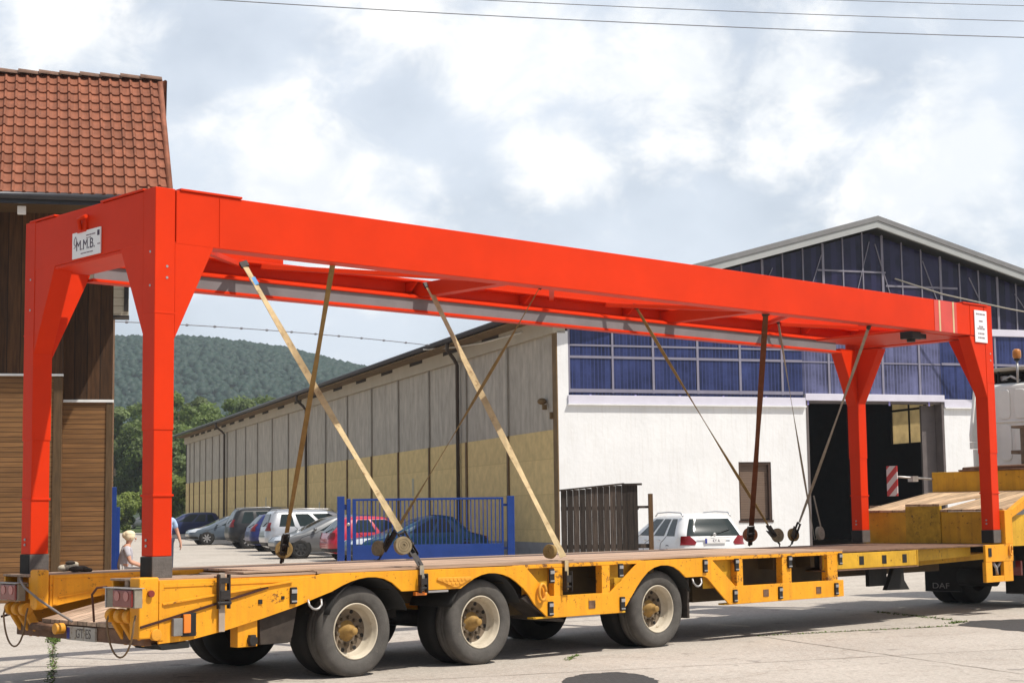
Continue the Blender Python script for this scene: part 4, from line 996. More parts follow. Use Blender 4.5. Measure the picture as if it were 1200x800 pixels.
# gable
def roofz(x): return 10.46 - .277 * abs(x - 10.45)
o = MB(); o.prism([(.0, 7.12), (.0, roofz(0) - .35), (10.45, 10.03), (HWID, roofz(HWID) - .35), (HWID, 7.12)], .06, .10); gb = hp('gable_glazing', o, GABG)
o = MB(); o.box(.0, HWID, -.02, .1, 6.9, 7.12); hp('gable_sill', o, LILAC, gb, .01)
o = MB()
for i, x in enumerate(np.arange(.4, HWID, .70)):
    w_ = .022 if i % 3 else .04
    o.box(x - w_, x + w_, .03, .06, 7.125, roofz(x) - .36)
o.box(8.6, 11.0, .025, .059, 8.78, 8.83); o.box(11.0, 13.6, .025, .059, 8.36, 8.42)
hp('mullions', o, mat('grey_bars', (.20, .19, .23), .5, var=.15), gb)
o = MB()
for x in np.arange(1.2, HWID - 1.2, 1.7):
    z1 = roofz(x) - .5; z0 = 7.3; s = 1 if x < 10.45 else -1
    o.obox((x, .045, z0), (x + s * .75, .045, min(z1, roofz(x + s * .75) - .5)), .02, .05, (0, 1, 0))
hp('truss_bars', o, mat('truss_grey', (.22, .21, .25), .6), gb)
o = MB(); o.tube([(11.3, .0, 8.62), (12.6, -.6, 8.1), (14.4, -1.2, 7.65), (17, -1.6, 7.2), (22, -1.8, 6.5)], .024, 6); hp('pipe', o, STUDL, gb)
# roof
o = MB(); o.prism([(-.75, roofz(-.75)), (10.45, 10.46), (22.35, roofz(22.35)), (22.35, roofz(22.35) - .10), (10.45, 10.36), (-.75, roofz(-.75) - .10)], -.45, HLEN + .3, 'y'); rf = hp('roof', o, ROOFG)
o = MB(); o.prism([(-.80, roofz(-.8) + .02), (10.45, 10.48), (22.4, roofz(22.4) + .02), (22.4, roofz(22.4) - .13), (10.45, 10.33), (-.80, roofz(-.8) - .13)], -.53, -.455, 'y'); hp('verge_cap', o, ROOFG, rf)
o = MB(); o.prism([(-.6, roofz(-.6) - .135), (10.45, 10.325), (22.2, roofz(22.2) - .135), (22.2, roofz(22.2) - .34), (10.45, 10.12), (-.6, roofz(-.6) - .34)], -.50, -.40, 'y'); hp('verge_fascia', o, FASG, rf)
o = MB(); o.tube([(-.82, -.5, 7.26), (-.82, HLEN, 7.26)], .085, 10); hp('gutter', o, mat('hall_gutter', (.055, .05, .05), .5), rf)
o = MB(); o.box(-.75, -.13, -.4, HLEN, 7.12, 7.16); hp('soffit', o, STUD, rf)
# side wall
o = MB(); o.box(.02, .25, .301, HLEN, 3.9, 6.7); sw = hp('side_wall', o, HGREY); sw['label'] = 'long side wall, grey panels above tan blockwork'
o = MB(); o.box(.0, .25, .301, HLEN, .66, 3.9); hp('blockwork', o, HTAN, sw)
o = MB(); o.box(-.03, .25, .28, HLEN, -.4, .66); hp('plinth', o, PLINTH, sw)
o = MB(); o.box(-.12, .25, .0, HLEN, 6.66, 7.34); fa = hp('fascia', o, FASC, sw)
sy = [.2, 4.36, 8.6, 13.0, 17.2, 21.3, 25.5, 29.7, 33.9, 38.1, 42.3, 46.5, 50.2, 53.4, 56.4, 59.4, 62.2, 64.9, 67.4, 70, 72]
o = MB()
for i in range(1, len(sy) - 1):
    c_ = (sy[i] + sy[i + 1]) / 2 - .8
    o.box(-.126, -.119, c_ - .85, c_ + .85, 7.0, 7.24)
hp('vent_slots', o, mat('dark_slot', (.03, .02, .012), .9), fa)
o = MB()
for y in sy[1:]:
    o.box(-.05, .0, y - .075, y + .075, .66, 3.9)
hp('studs', o, STUD, sw)
o = MB()
for i, y in enumerate(sy[1:]): o.box(-.045, .019, y - .06, y + .06, 3.9, 6.66)
hp('upper_studs', o, STUDL, sw)
o = MB(); o.box(-.035, -.002, -.004, .34, .66, 6.66); o.box(-.12, -.02, .32, .40, 4.2, 4.4); o.ball((-.12, 1.0, 4.75), .14, 1, 1, .7); o.box(-.16, -.04, .8, .9, 4.5, 4.65); hp('corner_trim', o, STUD, sw)
for y in (9.3, 33.5, 57):
    o = MB(); o.tube([(-.82, y - 1.2, 7.2), (-.80, y - 1.15, 6.95), (-.3, y - .3, 6.72), (-.10, y, 6.55), (-.10, y, .1)], .065, 8); hp('downpipe', o, mat('brown_pipe', (.075, .055, .04), .5) if 'brown_pipe' not in bpy.data.materials else bpy.data.materials['brown_pipe'], sw)
o = MB()
for y, z in ((15.2, 2.6), (31, 1.9), (44, 2.3)): o.box(-.012, -.001, y - .12, y + .12, z - .4, z + .25)
hp('pale_markers', o, mat('pale_marker', (.5, .45, .33), .8), sw)
# other walls and interior
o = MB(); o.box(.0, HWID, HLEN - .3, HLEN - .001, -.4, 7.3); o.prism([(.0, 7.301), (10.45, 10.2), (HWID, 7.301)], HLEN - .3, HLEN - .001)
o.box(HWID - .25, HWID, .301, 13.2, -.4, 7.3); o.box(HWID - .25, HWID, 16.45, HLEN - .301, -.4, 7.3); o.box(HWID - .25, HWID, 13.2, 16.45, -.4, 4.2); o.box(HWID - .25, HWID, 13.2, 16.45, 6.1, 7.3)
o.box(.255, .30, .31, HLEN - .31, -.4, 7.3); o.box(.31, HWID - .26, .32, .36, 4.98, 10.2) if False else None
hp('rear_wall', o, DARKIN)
o = MB(); o.prism([(.26, 5.0), (.26, 7.2), (10.45, 9.98), (HWID - .26, 7.2), (HWID - .26, 5.0)], .42, .46); o.box(.31, 8.0, .31, .36, -.3, 4.62); o.box(12.9, 21.3, .31, .36, -.3, 4.62); o.box(.3, HWID - .26, 20, 20.1, -.3, 7.0) ; hp('blackout_lining', o, DARKIN)  # dark sheets added to keep the inside of the hall black
def translucent():
    m = mat('translucent_sheet', (.72, .62, .42), .8, var=.15, scale=2)
    N = m.node_tree.nodes; L = m.node_tree.links; p = N['Principled BSDF']
    tr = N.new('ShaderNodeBsdfTranslucent'); src = p.inputs['Base Color'].links[0].from_socket; L.new(src, tr.inputs['Color'])
    mx = N.new('ShaderNodeMixShader'); mx.inputs[0].default_value = .75; L.new(p.outputs[0], mx.inputs[1]); L.new(tr.outputs[0], mx.inputs[2]); L.new(mx.outputs[0], N['Material Output'].inputs['Surface'])
    return m
o = MB(); o.box(HWID - .14, HWID - .13, 13.2, 16.45, 4.2, 6.1); lw = hp('side_light', o, translucent()); lw['label'] = 'beige translucent window seen inside through the doorway'
o = MB(); o.box(HWID - .25, HWID - .15, 13.2, 16.45, 5.55, 5.63); o.box(HWID - .25, HWID - .15, 13.85, 13.95, 4.2, 6.1); o.box(HWID - .22, HWID - .15, 15.1, 15.14, 4.2, 6.1); hp('glazing_bars', o, DARKIN, lw)
# door frame
o = MB(); o.box(8.02, 8.10, -.01, .35, -.3, 4.79); o.box(12.80, 12.88, -.02, .35, -.3, 4.79); o.box(8.101, 12.799, .02, .35, 4.72, 4.79); o.box(12.3, 12.799, .36, .45, -.3, 4.7); hp('door_frame', o, mat('door_frame_grey', (.13, .11, .105), .5, var=.15), fw)
o = MB(); o.tube([(-.9, 10.6, 7.20), (-.3, 8.5, 7.10), (-.14, 6.5, 7.02), (-.14, 2.6, 6.95)], .03, 8); hp('cable_conduit', o, mat('white_conduit', (.60, .57, .50), .6), fa)

# ------------------------------------------------------------------ gates and fence
BLUEP = mat('blue_paint', (.010, .042, .21), .4, var=.1, scale=3, coat=.2)
gy = gz(46)
GT = empty('sliding_gate', (-4.89, 45.6, gy), R(7), 'blue steel gate of upright bars between two blue posts before the hall', 'gate')
o = MB(); o.box(.42, 4.62, -.04, .04, .22, .62); o.box(.42, 4.62, -.03, .03, 1.84, 1.90); o.box(.42, .52, -.035, .035, .62, 1.84); o.box(4.56, 4.62, -.035, .035, .62, 1.84); o.build('gate_leaf', BLUEP, GT, .006)
o = MB()
for x in np.arange(.60, 4.55, .115): o.box(x - .014, x + .014, -.014, .014, .621, 1.839)
o.each('bar', BLUEP, GT)
o = MB(); o.box(.0, .20, -.1, .1, -.1, 1.97); o.box(.201, .25, -.04, .04, 1.6, 1.75); po = o.build('post', BLUEP, GT, .008)
o = MB(); o.box(4.72, 4.92, -.1, .1, -.1, 1.93); o.box(4.62, 4.72, -.03, .03, 1.65, 1.72); o.box(4.62, 4.72, -.03, .03, .45, .52); o.build('post', BLUEP, GT, .008)
o = MB(); o.ball((.30, -.1, 1.2), .05, 1, .5, 1); o.build('lock', GALV, GT)
o = MB(); o.box(.26, .37, -.08, .08, -.1, 1.90); o.build('guide_post', BLUEP, GT, .008)
# blue gate leaf by the timber building, seen nearly edge on
e = empty('swing_gate', (-8.05, 33.2, 0), R(103.6), 'narrow blue gate standing edge on beside the timber building', 'gate')
o = MB(); o.box(-.05, .05, -.05, .05, -.1, 2.15); o.build('post', BLUEP, e, .006)
o = MB(); o.box(.06, 1.8, -.12, -.05, .25, 1.75); o.build('gate_leaf', BLUEP, e, .006)
# dark wooden fence
FB = lines_mat('charred_boards', (.048, .035, .027), (.008, .006, .005), .155, 'X', .07, .8, .6, (10, 4, .8), .6, .45)
fy = gz(36)
FN = empty('board_fence', (1.02, 36, fy), R(6), 'tall panel of blackened vertical boards standing before the white hall wall', 'fence')
o = MB()
x = .0
while x < 1.62:
    h = 2.11 + .135 * x / 1.62 + random.uniform(-.01, .005); dy = random.uniform(-.012, .012)
    o.box(x, x + .150, dy - .012, dy + .012, 0, h); x += .157
o.box(1.69, 1.97, -.012, .012, 0, 2.22)
o.build('boards', FB, FN)
o = MB(); o.obox((-.03, -.02, 2.12), (1.62, -.02, 2.26), .10, .04); o.obox((1.60, -.02, 2.24), (2.08, -.02, 2.245), .10, .05); o.box(.0, 2.0, .013, .06, 1.65, 1.74); o.box(.0, 2.25, .014, .06, .75, .85); o.box(1.97, 2.25, .014, .06, 1.68, 1.74); o.build('rails', FB, FN)
o = MB(); o.box(2.25, 2.36, -.03, .06, -.1, 2.02); o.build('post', mat('brown_fence_post', (.11, .06, .025), .8, var=.3, scale=4, stretch=(6, 6, .7)), FN)

FN.scale = (.86, .86, .93)

# ------------------------------------------------------------------ cars
GLASS = mat('car_glass', (.020, .030, .032), .04, var=.1, spec=.14)
TRIM = mat('black_trim', (.018, .018, .018), .5)
CARTYRE = mat('car_tyre', (.022, .021, .02), .8)
ALLOY = mat('alloy', (.50, .50, .51), .3, metal=.7)
CHROME = mat('lamp_clear', (.62, .64, .66), .15, metal=.3, coat=.6)
CARRED = mat('car_tail_lamp', (.20, .010, .012), .15, var=.1, coat=.4)
STEELRIM = mat('black_steel_rim', (.05, .05, .05), .5, metal=.4)
NS = 18; NE = 10; NC = 5      # samples along sides, ends, corners
def slice_pts(xf, xr, hw, rc):
    """closed loop, starting front-left corner end; order: right side(-y) front->rear, rear, left side, front"""
    rc = min(rc, hw * .9, (xr - xf) * .45); P = []
    for k in range(NS): P.append((xf + rc + (xr - xf - 2 * rc) * k / (NS - 1), -hw))
    for k in range(1, NC): a = -PI / 2 + (PI / 2) * k / NC; P.append((xr - rc + rc * math.cos(a), -hw + rc + rc * math.sin(a)))
    for k in range(NE): P.append((xr, -hw + rc + (2 * hw - 2 * rc) * k / (NE - 1)))
    for k in range(1, NC): a = (PI / 2) * k / NC; P.append((xr - rc + rc * math.cos(a), hw - rc + rc * math.sin(a)))
    for k in range(NS): P.append((xr - rc - (xr - xf - 2 * rc) * k / (NS - 1), hw))
    for k in range(1, NC): a = PI / 2 + (PI / 2) * k / NC; P.append((xf + rc + rc * math.cos(a), hw - rc + rc * math.sin(a)))
    for k in range(NE): P.append((xf, hw - rc - (2 * hw - 2 * rc) * k / (NE - 1)))
    for k in range(1, NC): a = PI + (PI / 2) * k / NC; P.append((xf + rc + rc * math.cos(a), -hw + rc + rc * math.sin(a)))
    return P
NP_ = 2 * NS + 2 * NE + 4 * (NC - 1)
iS0 = 0; iR = NS + NC - 1; iL = iR + NE + NC - 1; iF = iL + NS + NC - 1
def make_car(label, kind, paint, nose, ang, zg, L_=4.4, H_=1.48, W_=.88, rim=ALLOY, rails=False, plate=None, lamp_hi=False, group='parked cars'):
    e = empty('parked_car', (nose[0], nose[1], zg), ang, label, 'car', group)
    h = H_; b = .62 * h + .02
    tail = {'estate': (.04, .30, .52), 'hatch': (.05, .45, .75), 'suv': (.04, .28, .5), 'sedan': (.55, .95, 1.3), 'van': (.03, .20, .36)}[kind]
    hoodx = {'estate': 1.15, 'hatch': .95, 'suv': 1.05, 'sedan': 1.2, 'van': .75}[kind]
    wsx = hoodx + {'estate': .85, 'hatch': .85, 'suv': .8, 'sedan': .9, 'van': .95}[kind]
    zl = [(.16 * h, .35, L_ - .30, W_ - .09, .30), (.20 * h, .10, L_ - .12, W_ - .03, .34), (.28 * h, .02, L_ - .03, W_, .36), (.36 * h, .0, L_, W_ + .005, .36), (.42 * h, .02, L_ - .01, W_ + .01, .36),
          (.49 * h, .12, L_ - .02, W_ + .005, .38), (.535 * h, .34, L_ - .03, W_ - .01, .40), (.575 * h, hoodx * .72, L_ - .04 - tail[0] * .3, W_ - .02, .34), (b, hoodx, L_ - .05 - tail[0], W_ - .05, .22),
          (.72 * h, hoodx + (wsx - hoodx) * .34, L_ - .05 - tail[0] - (tail[1] - tail[0]) * .34, W_ - .10, .22), (.82 * h, hoodx + (wsx - hoodx) * .68, L_ - .05 - tail[0] - (tail[1] - tail[0]) * .68, W_ - .165, .22), (.91 * h, wsx, L_ - .05 - tail[1], W_ - .23, .22),
          (.955 * h, wsx + .22, L_ - .05 - tail[1] - .06, W_ - .28, .22), (.985 * h, wsx + .5, L_ - .05 - tail[2], W_ - .38, .2), (h, wsx + .9, L_ - .35 - tail[2], W_ - .6, .1)]
    loops = [[(x, y, z) for x, y in slice_pts(xf, xr, hw, rc)] for z, xf, xr, hw, rc in zl]
    vs = [p for l in loops for p in l]; n = NP_
    fs = [(j * n + i, j * n + (i + 1) % n, (j + 1) * n + (i + 1) % n, (j + 1) * n + i) for j in range(len(loops) - 1) for i in range(n)]
    fs += [tuple(range(n - 1, -1, -1)), tuple((len(loops) - 1) * n + i for i in range(n))]
    o = MB(); o.add(vs, fs, True); body = o.build('body', paint, e)
    def panel(name, j0, j1, i0, i1, m, par, off=.006, sh=0.0):
        """patch of the body skin between slices j0..j1 and loop samples i0..i1, lifted a little"""
        vs = []; ni = i1 - i0 + 1
        cx, cy = L_ / 2, 0
        for j in range(j0, j1 + 1):
            for i in range(i0, i1 + 1):
                p = Vector(loops[j][i % n]); q0 = Vector(loops[j][(i - 1) % n]); q1 = Vector(loops[j][(i + 1) % n])
                tn = (q1 - q0); nrm = Vector((tn.y, -tn.x, 0))
                if nrm.length < 1e-6: nrm = Vector((p.x - cx, p.y, 0))
                nrm.normalize()
                vs.append(p + nrm * off + Vector((0, 0, off * .5)))
        mb = MB(); mb.add(vs, [(a * ni + c, a * ni + c + 1, (a + 1) * ni + c + 1, (a + 1) * ni + c) for a in range(j1 - j0) for c in range(ni - 1)], True)
        return mb.build(name, m, par, 0, False)
    # windows
    cuts = [(2, 7), (8, 12), (13, 16)] if kind in ('estate', 'suv', 'van') else [(2, 8), (9, 14)]
    for a, c in cuts:
        panel('side_window', 8, 11, iS0 + a, iS0 + c, GLASS, body)
        panel('side_window', 8, 11, iL + NS - 1 - c, iL + NS - 1 - a, GLASS, body)
    panel('rear_window', 8, 11, iR - 1, iR + NE, GLASS, body)
    panel('windscreen', 8, 11, iF - 1, iF + NE, GLASS, body)
    # door and tailgate seams
    o = MB()
    for i in ((2, 8, 13) if kind != 'sedan' else (3, 9)):
        for base, k in ((iS0, i), (iL, NS - 1 - i)):
            pts = [Vector(loops[j][(base + k) % n]) for j in range(3, 9)]
            o.tube([q + Vector((0, (.002 if q.y > 0 else -.002), 0)) for q in pts], .007, 4)
    pts = [Vector(loops[4][(iR + q) % n]) + Vector((.003, 0, 0)) for q in range(0, NE)]; o.tube(pts, .007, 4)
    for sm_ in o.islands(): sm_.build('seam', TRIM, body)
    o = MB(); a_ = Vector(loops[8][iR + 4]) + Vector((.012, 0, .01)); b_ = Vector(loops[9][iR + 8]) + Vector((.016, 0, .02)); o.tube([a_, b_], .010, 5); o.build('wiper', TRIM, body)
    # lamps
    j0, j1 = (6, 9) if lamp_hi else (5, 8)
    panel('tail_lamp', j0, j1, iR - 3, iR, CARRED, body, .010); panel('tail_lamp', j0, j1, iR + NE - 1, iR + NE + 2, CARRED, body, .010)
    panel('headlamp', 4, 6, iF - NC + 1, iF + 1, CHROME, body, .010); panel('headlamp', 4, 6, iF + NE - 2, iF + NE + NC - 2, CHROME, body, .010)
    panel('bumper', 1, 2, iR - NC, iR + NE + NC - 1, TRIM, body, .008)
    panel('bumper', 1, 2, iF - NC, iF + NE + NC - 1, TRIM, body, .008)
    # wheels
    wr = .315 if kind != 'suv' else .36
    for x in (.82, L_ - .80):
        for s in (-1, 1):
            o = MB(); o.lathe([(0, 0), (wr + .055, 0), (wr + .055, -.02)], (x, s * (W_ + .006), wr + .02), 'y', 28) if s > 0 else o.lathe([(0, 0), (wr + .055, 0), (wr + .055, .02)], (x, s * (W_ + .006), wr + .02), 'y', 28)
            o.build('wheel_arch', TRIM, body)
            o = MB(); o.lathe([(wr * .66, s * .012), (wr * .9, s * .02), (wr, s * .0), (wr, -s * .18), (wr * .6, -s * .18)], (x, s * (W_ + .005), wr - .004), 'y', 28); wo = o.build('wheel', CARTYRE, e)
            o = MB(); o.lathe([(wr * .67, s * .014), (wr * .62, s * .008), (wr * .58, -s * .02), (0, -s * .025)], (x, s * (W_ + .005), wr), 'y', 24, False); ro = o.build('rim', STEELRIM, wo)
            o = MB()
            for q in range(7):
                an = 2 * PI * q / 7 + .3; c = (x, s * (W_ + .010), wr)
                o.obox((c[0], c[1], c[2]), (c[0] + math.cos(an) * wr * .63, c[1], c[2] + math.sin(an) * wr * .63), .012, .055, (-math.sin(an), 0, math.cos(an)))
            o.build('spokes', rim, wo)
    # mirrors, handles, plate, roof rails
    for s in (-1, 1):
        o = MB(); o.ball((hoodx + .35, s * (W_ + .06), b + .05), .085, .7, 1, .75); o.build('mirror', paint, body)
        o = MB()
        for x in (L_ * .47, L_ * .67): o.box(x, x + .16, s * (W_ + .0) - .015, s * (W_ + .0) + .015, .555 * h, .575 * h)
        o.each('door_handle', paint, body, .006)
        if rails:
            o = MB(); x0, x1 = wsx + .25, L_ - tail[1] - .15; yy = s * (W_ - .27)
            o.tube([(x0, yy, .955 * h), (x0 + .15, yy, h + .015), ((x0 + x1) / 2, yy, h + .035), (x1 - .15, yy, h + .015), (x1, yy, .95 * h)], .016, 6); o.build('roof_rail', ALLOY, body)
    if plate is not None:
        o = MB(); o.box(L_ - .012, L_ + .012, -.26, .26, .545 * h - .04, .545 * h + .07); pl = o.build('number_plate', WHITEP, e)
        o = MB(); o.box(L_ + .0125, L_ + .0145, -.26, -.21, .545 * h - .04, .545 * h + .07); o.build('blue_band', PLATEB, pl)
        text('plate_lettering', plate, .10, INK, pl, frame3((0, 1, 0), (0, 0, 1), (1, 0, 0), (L_ + .0135, .02, .545 * h + .015)), .0008, .8)
        o = MB(); o.box(L_ - .02, L_ + .012, -.42, .42, .60 * h, .625 * h); o.build('tailgate_grip', paint, e, .008)
        o = MB(); o.ball((L_ - .035, 0, .655 * h), .045, .3, 1, 1); o.build('badge', GALV, e)
    return e
P_NAVY = mat('navy_paint', (.012, .022, .085), .38, var=.05, coat=.25)
P_GREY = mat('slate_paint', (.085, .11, .14), .3, var=.05, coat=.8)
P_BLACK = mat('black_paint', (.018, .018, .02), .38, var=.05, coat=.25)
P_DBLUE = mat('dark_blue_paint', (.018, .025, .12), .38, var=.05, coat=.25)
P_SILV = mat('silver_paint', (.48, .49, .51), .3, metal=.5, var=.05, coat=.6)
P_MGREY = mat('mid_grey_paint', (.16, .165, .17), .35, metal=.3, var=.05, coat=.5)
P_RED = mat('crimson_paint', (.45, .015, .035), .3, var=.05, coat=.7)
P_TEAL = mat('teal_paint', (.008, .05, .085), .38, var=.05, coat=.25)
P_WHITE = mat('white_car_paint', (.78, .78, .77), .3, var=.02, coat=.6)
hfx, hfy = math.cos(BE), math.sin(BE)
# cars facing left: nose at the left end, body runs along +hf
def left_end(px, Y): return ((px - 600) / 1925.2 * Y * 1.0, Y)
def row_car(px, Y, nose_left, **k):
    X = (px - 600) / 1925.2 * Y + (-.004 * Y)
    L_ = k.get('L_', 4.4)
    if nose_left: nose = (X, Y); ang = BE
    else: nose = (X + hfx * L_, Y + hfy * L_); ang = BE + PI
    return make_car(nose=nose, ang=ang, zg=gz(Y + 1) - .005, **k)
row_car(179, 94, True, label='navy estate car half hidden behind the nearest gantry leg', kind='estate', paint=P_NAVY, L_=4.25, H_=1.46)
row_car(226, 79, True, label='slate grey car with its nose to the left, beside the navy estate', kind='hatch', paint=P_GREY, L_=4.4, H_=1.42)
row_car(272, 71, False, label='black off-roader parked tail to the left beside the slate grey car', kind='suv', paint=P_BLACK, L_=4.7, H_=1.72, lamp_hi=True, rails=True)
row_car(296, 65.5, False, label='dark blue hatchback tail to the left between the black and silver cars', kind='hatch', paint=P_DBLUE, L_=4.1, H_=1.5, lamp_hi=True)
row_car(313, 60, False, label='silver estate van with its tail lamp to the left', kind='van', paint=P_SILV, L_=4.5, H_=1.62, lamp_hi=True, rails=True)
row_car(324, 55.5, True, label='mid grey hatchback nose to the left at the left end of the blue gate', kind='hatch', paint=P_MGREY, L_=4.1, H_=1.44, rim=STEELRIM)
row_car(385, 52.0, False, label='crimson car behind the left half of the blue gate', kind='hatch', paint=P_RED, L_=4.0, H_=1.40)
row_car(411, 48.6, True, label='dark teal car behind the blue gate', kind='sedan', paint=P_TEAL, L_=4.25, H_=1.42)
make_car(label='silver car under the bushes left of the nearest gantry leg', kind='hatch', paint=P_MGREY, nose=(-38.6, 163), ang=R(8), zg=gz(163), L_=4.2, H_=1.45)
make_car(label='dark blue car beside the narrow blue gate, far off', kind='hatch', paint=P_NAVY, nose=(-33.4, 137), ang=R(160), zg=gz(137), L_=4.2, H_=1.45)
# white estate car before the hall: tail to the camera
wa = R(90 + 17)
wn_ = Vector((4.66, 38.1, 0)) + Vector((math.cos(wa), math.sin(wa), 0)) * 4.5
make_car(label='white estate car seen from behind in front of the white hall wall', kind='estate', paint=P_WHITE, nose=(wn_.x, wn_.y), ang=wa + PI, zg=.03, L_=4.4, H_=1.43, W_=.87, rails=True, plate='KY A', lamp_hi=False)

# ------------------------------------------------------------------ people
SKIN = mat('skin', (.52, .27, .18), .6, var=.06)
def skin_body(name, joints, edges, m, parent, sub=2, root=0):
    me = bpy.data.meshes.new(name); me.from_pydata([j[0] for j in joints], edges, []); me.materials.append(m)
    o = bpy.data.objects.new(name, me); C.objects.link(o); o.parent = parent
    md = o.modifiers.new('Skin', 'SKIN'); md.use_smooth_shade = True
    for i, j in enumerate(joints):
        r = j[1]; me.skin_vertices[0].data[i].radius = r if isinstance(r, tuple) else (r, r)
        me.skin_vertices[0].data[i].use_root = (i == root)
    s = o.modifiers.new('Sub', 'SUBSURF'); s.levels = sub; s.render_levels = sub
    return o
def hand(js, es, wrist, d, side_v, n_up):
    """append palm and five finger chains to a skeleton"""
    d = Vector(d).normalized(); sv = Vector(side_v).normalized(); w = Vector(js[wrist][0])
    p = len(js); js.append((w + d * .05, .030)); es.append((wrist, p))
    for k, (off, ln) in enumerate(((-.030, .062), (-.010, .075), (.010, .072), (.028, .055))):
        a = len(js); js.append((w + d * .095 + sv * off, .010)); es.append((p, a))
        js.append((w + d * (.095 + ln * .5) + sv * off + Vector(n_up) * .008, .009)); es.append((a, a + 1))
        js.append((w + d * (.095 + ln) + sv * off + Vector(n_up) * .025, .0075)); es.append((a + 1, a + 2))
    a = len(js); js.append((w + d * .055 - sv * .045 + Vector(n_up) * .01, .012)); es.append((p, a)); js.append((w + d * .09 - sv * .058 + Vector(n_up) * .02, .009)); es.append((a, a + 1))
def head_parts(par, c, fwd, hair_m, hair='short'):
    f = Vector(fwd).normalized(); s = Vector((-f.y, f.x, 0))
    for k in (-1, 1):
        o = MB(); o.ball(tuple(c + f * .088 + s * (.032 * k) + Vector((0, 0, .008))), .011); o.build('eye', mat('eye_white', (.6, .6, .58), .3) if 'eye_white' not in bpy.data.materials else bpy.data.materials['eye_white'], par)
        o = MB(); o.ball(tuple(c + s * (.078 * k) + Vector((0, 0, -.005))), .03, .5, .5, 1); o.build('ear', SKIN, par)
    o = MB(); o.ball(tuple(c + f * .105 + Vector((0, 0, -.02))), .018, 1, .8, 1.3); o.build('nose', SKIN, par)
    o = MB(); o.ball(tuple(c + f * .092 + Vector((0, 0, -.062))), .02, .5, 1, .35); o.build('mouth', mat('lips', (.36, .12, .10), .5) if 'lips' not in bpy.data.materials else bpy.data.materials['lips'], par)
    o = MB(); cc = c - f * .018 + Vector((0, 0, .035))
    o.ball(tuple(cc), .108, 1.0, .92, .98, 18, 12)
    if hair == 'bun':
        o.ball(tuple(c - f * .085 + Vector((0, 0, .05))), .075, 1, 1, .9); o.ball(tuple(c - f * .02 + Vector((0, 0, .07))), .10, 1.15, 1, .75)
    o.v = [v for v in o.v]
    h = o.build('hair', hair_m, par)
    h.modifiers.new('Disp', 'DISPLACE').strength = .012
    tx = bpy.data.textures.new('hair_noise', 'CLOUDS'); tx.noise_scale = .04; h.modifiers['Disp'].texture = tx
    return h
# seated person facing right (local +x)
PS = empty('person', (-7.62, 32.2, .0), R(12), 'person with pale blond hair and a light grey top sitting beside the timber building', 'person')
J = [((0, 0, .50), .13), ((.03, 0, .66), .125), ((.07, 0, .83), .13), ((.08, 0, .96), .085), ((.095, 0, 1.02), .048), ((.115, 0, 1.08), .062), ((.13, 0, 1.15), .088), ((.125, 0, 1.22), .07)]
E_ = [(i, i + 1) for i in range(7)]
for s in (-1, 1):
    i = len(J)
    J += [((.07, s * .17, .93), .055), ((.14, s * .23, .68), .042), ((.36, s * .17, .60), .034), ((.42, s * .16, .60), .026)]
    E_ += [(3, i), (i, i + 1), (i + 1, i + 2), (i + 2, i + 3)]
    hand(J, E_, i + 3, (1, -.1 * s, -.15), (0, 1 * s, 0), (0, 0, -1))
    i = len(J)
    J += [((.06, s * .10, .50), .095), ((.46, s * .13, .50), .065), ((.44, s * .13, .08), .042), ((.48, s * .13, .045), .04), ((.62, s * .15, .03), .032)]
    E_ += [(0, i), (i, i + 1), (i + 1, i + 2), (i + 2, i + 3), (i + 3, i + 4)]
body = skin_body('body', J, E_, SKIN, PS)
head_parts(PS, Vector((.135, 0, 1.145)), (1, 0, 0), mat('blond_hair', (.74, .62, .42), .7, var=.2, scale=25), 'bun')
TOP = mat('grey_top', (.42, .40, .43), .85, var=.15, scale=15)
J2 = [((0, 0, .48), (.155, .15)), ((.03, 0, .66), .145), ((.07, 0, .83), .148), ((.08, 0, .945), .095)]; E2 = [(0, 1), (1, 2), (2, 3)]
for s in (-1, 1):
    i = len(J2); J2 += [((.07, s * .17, .925), .07), ((.115, s * .215, .77), .058)]; E2 += [(3, i), (i, i + 1)]
skin_body('shirt', J2, E2, TOP, PS)
J3 = [((0, 0, .49), .14)]; E3 = []
for s in (-1, 1):
    i = len(J3); J3 += [((.06, s * .10, .50), .108), ((.46, s * .13, .50), .078), ((.44, s * .13, .20), .06)]; E3 += [(0, i), (i, i + 1), (i + 1, i + 2)]
skin_body('trousers', J3, E3, mat('pale_trousers', (.45, .42, .40), .85, var=.1), PS)
BN = empty('bench', (-7.62, 32.2, 0), R(12), 'low dark bench under the seated person', 'bench')
o = MB(); o.box(-.2, .2, -.5, .5, .33, .375); o.build('seat', WPOST, BN, .01)
for x, y in ((-.16, -.44), (.16, -.44), (-.16, .44), (.16, .44)):
    o = MB(); o.box(x - .025, x + .025, y - .025, y + .025, 0, .33); o.build('leg', DARKSTEEL, BN)
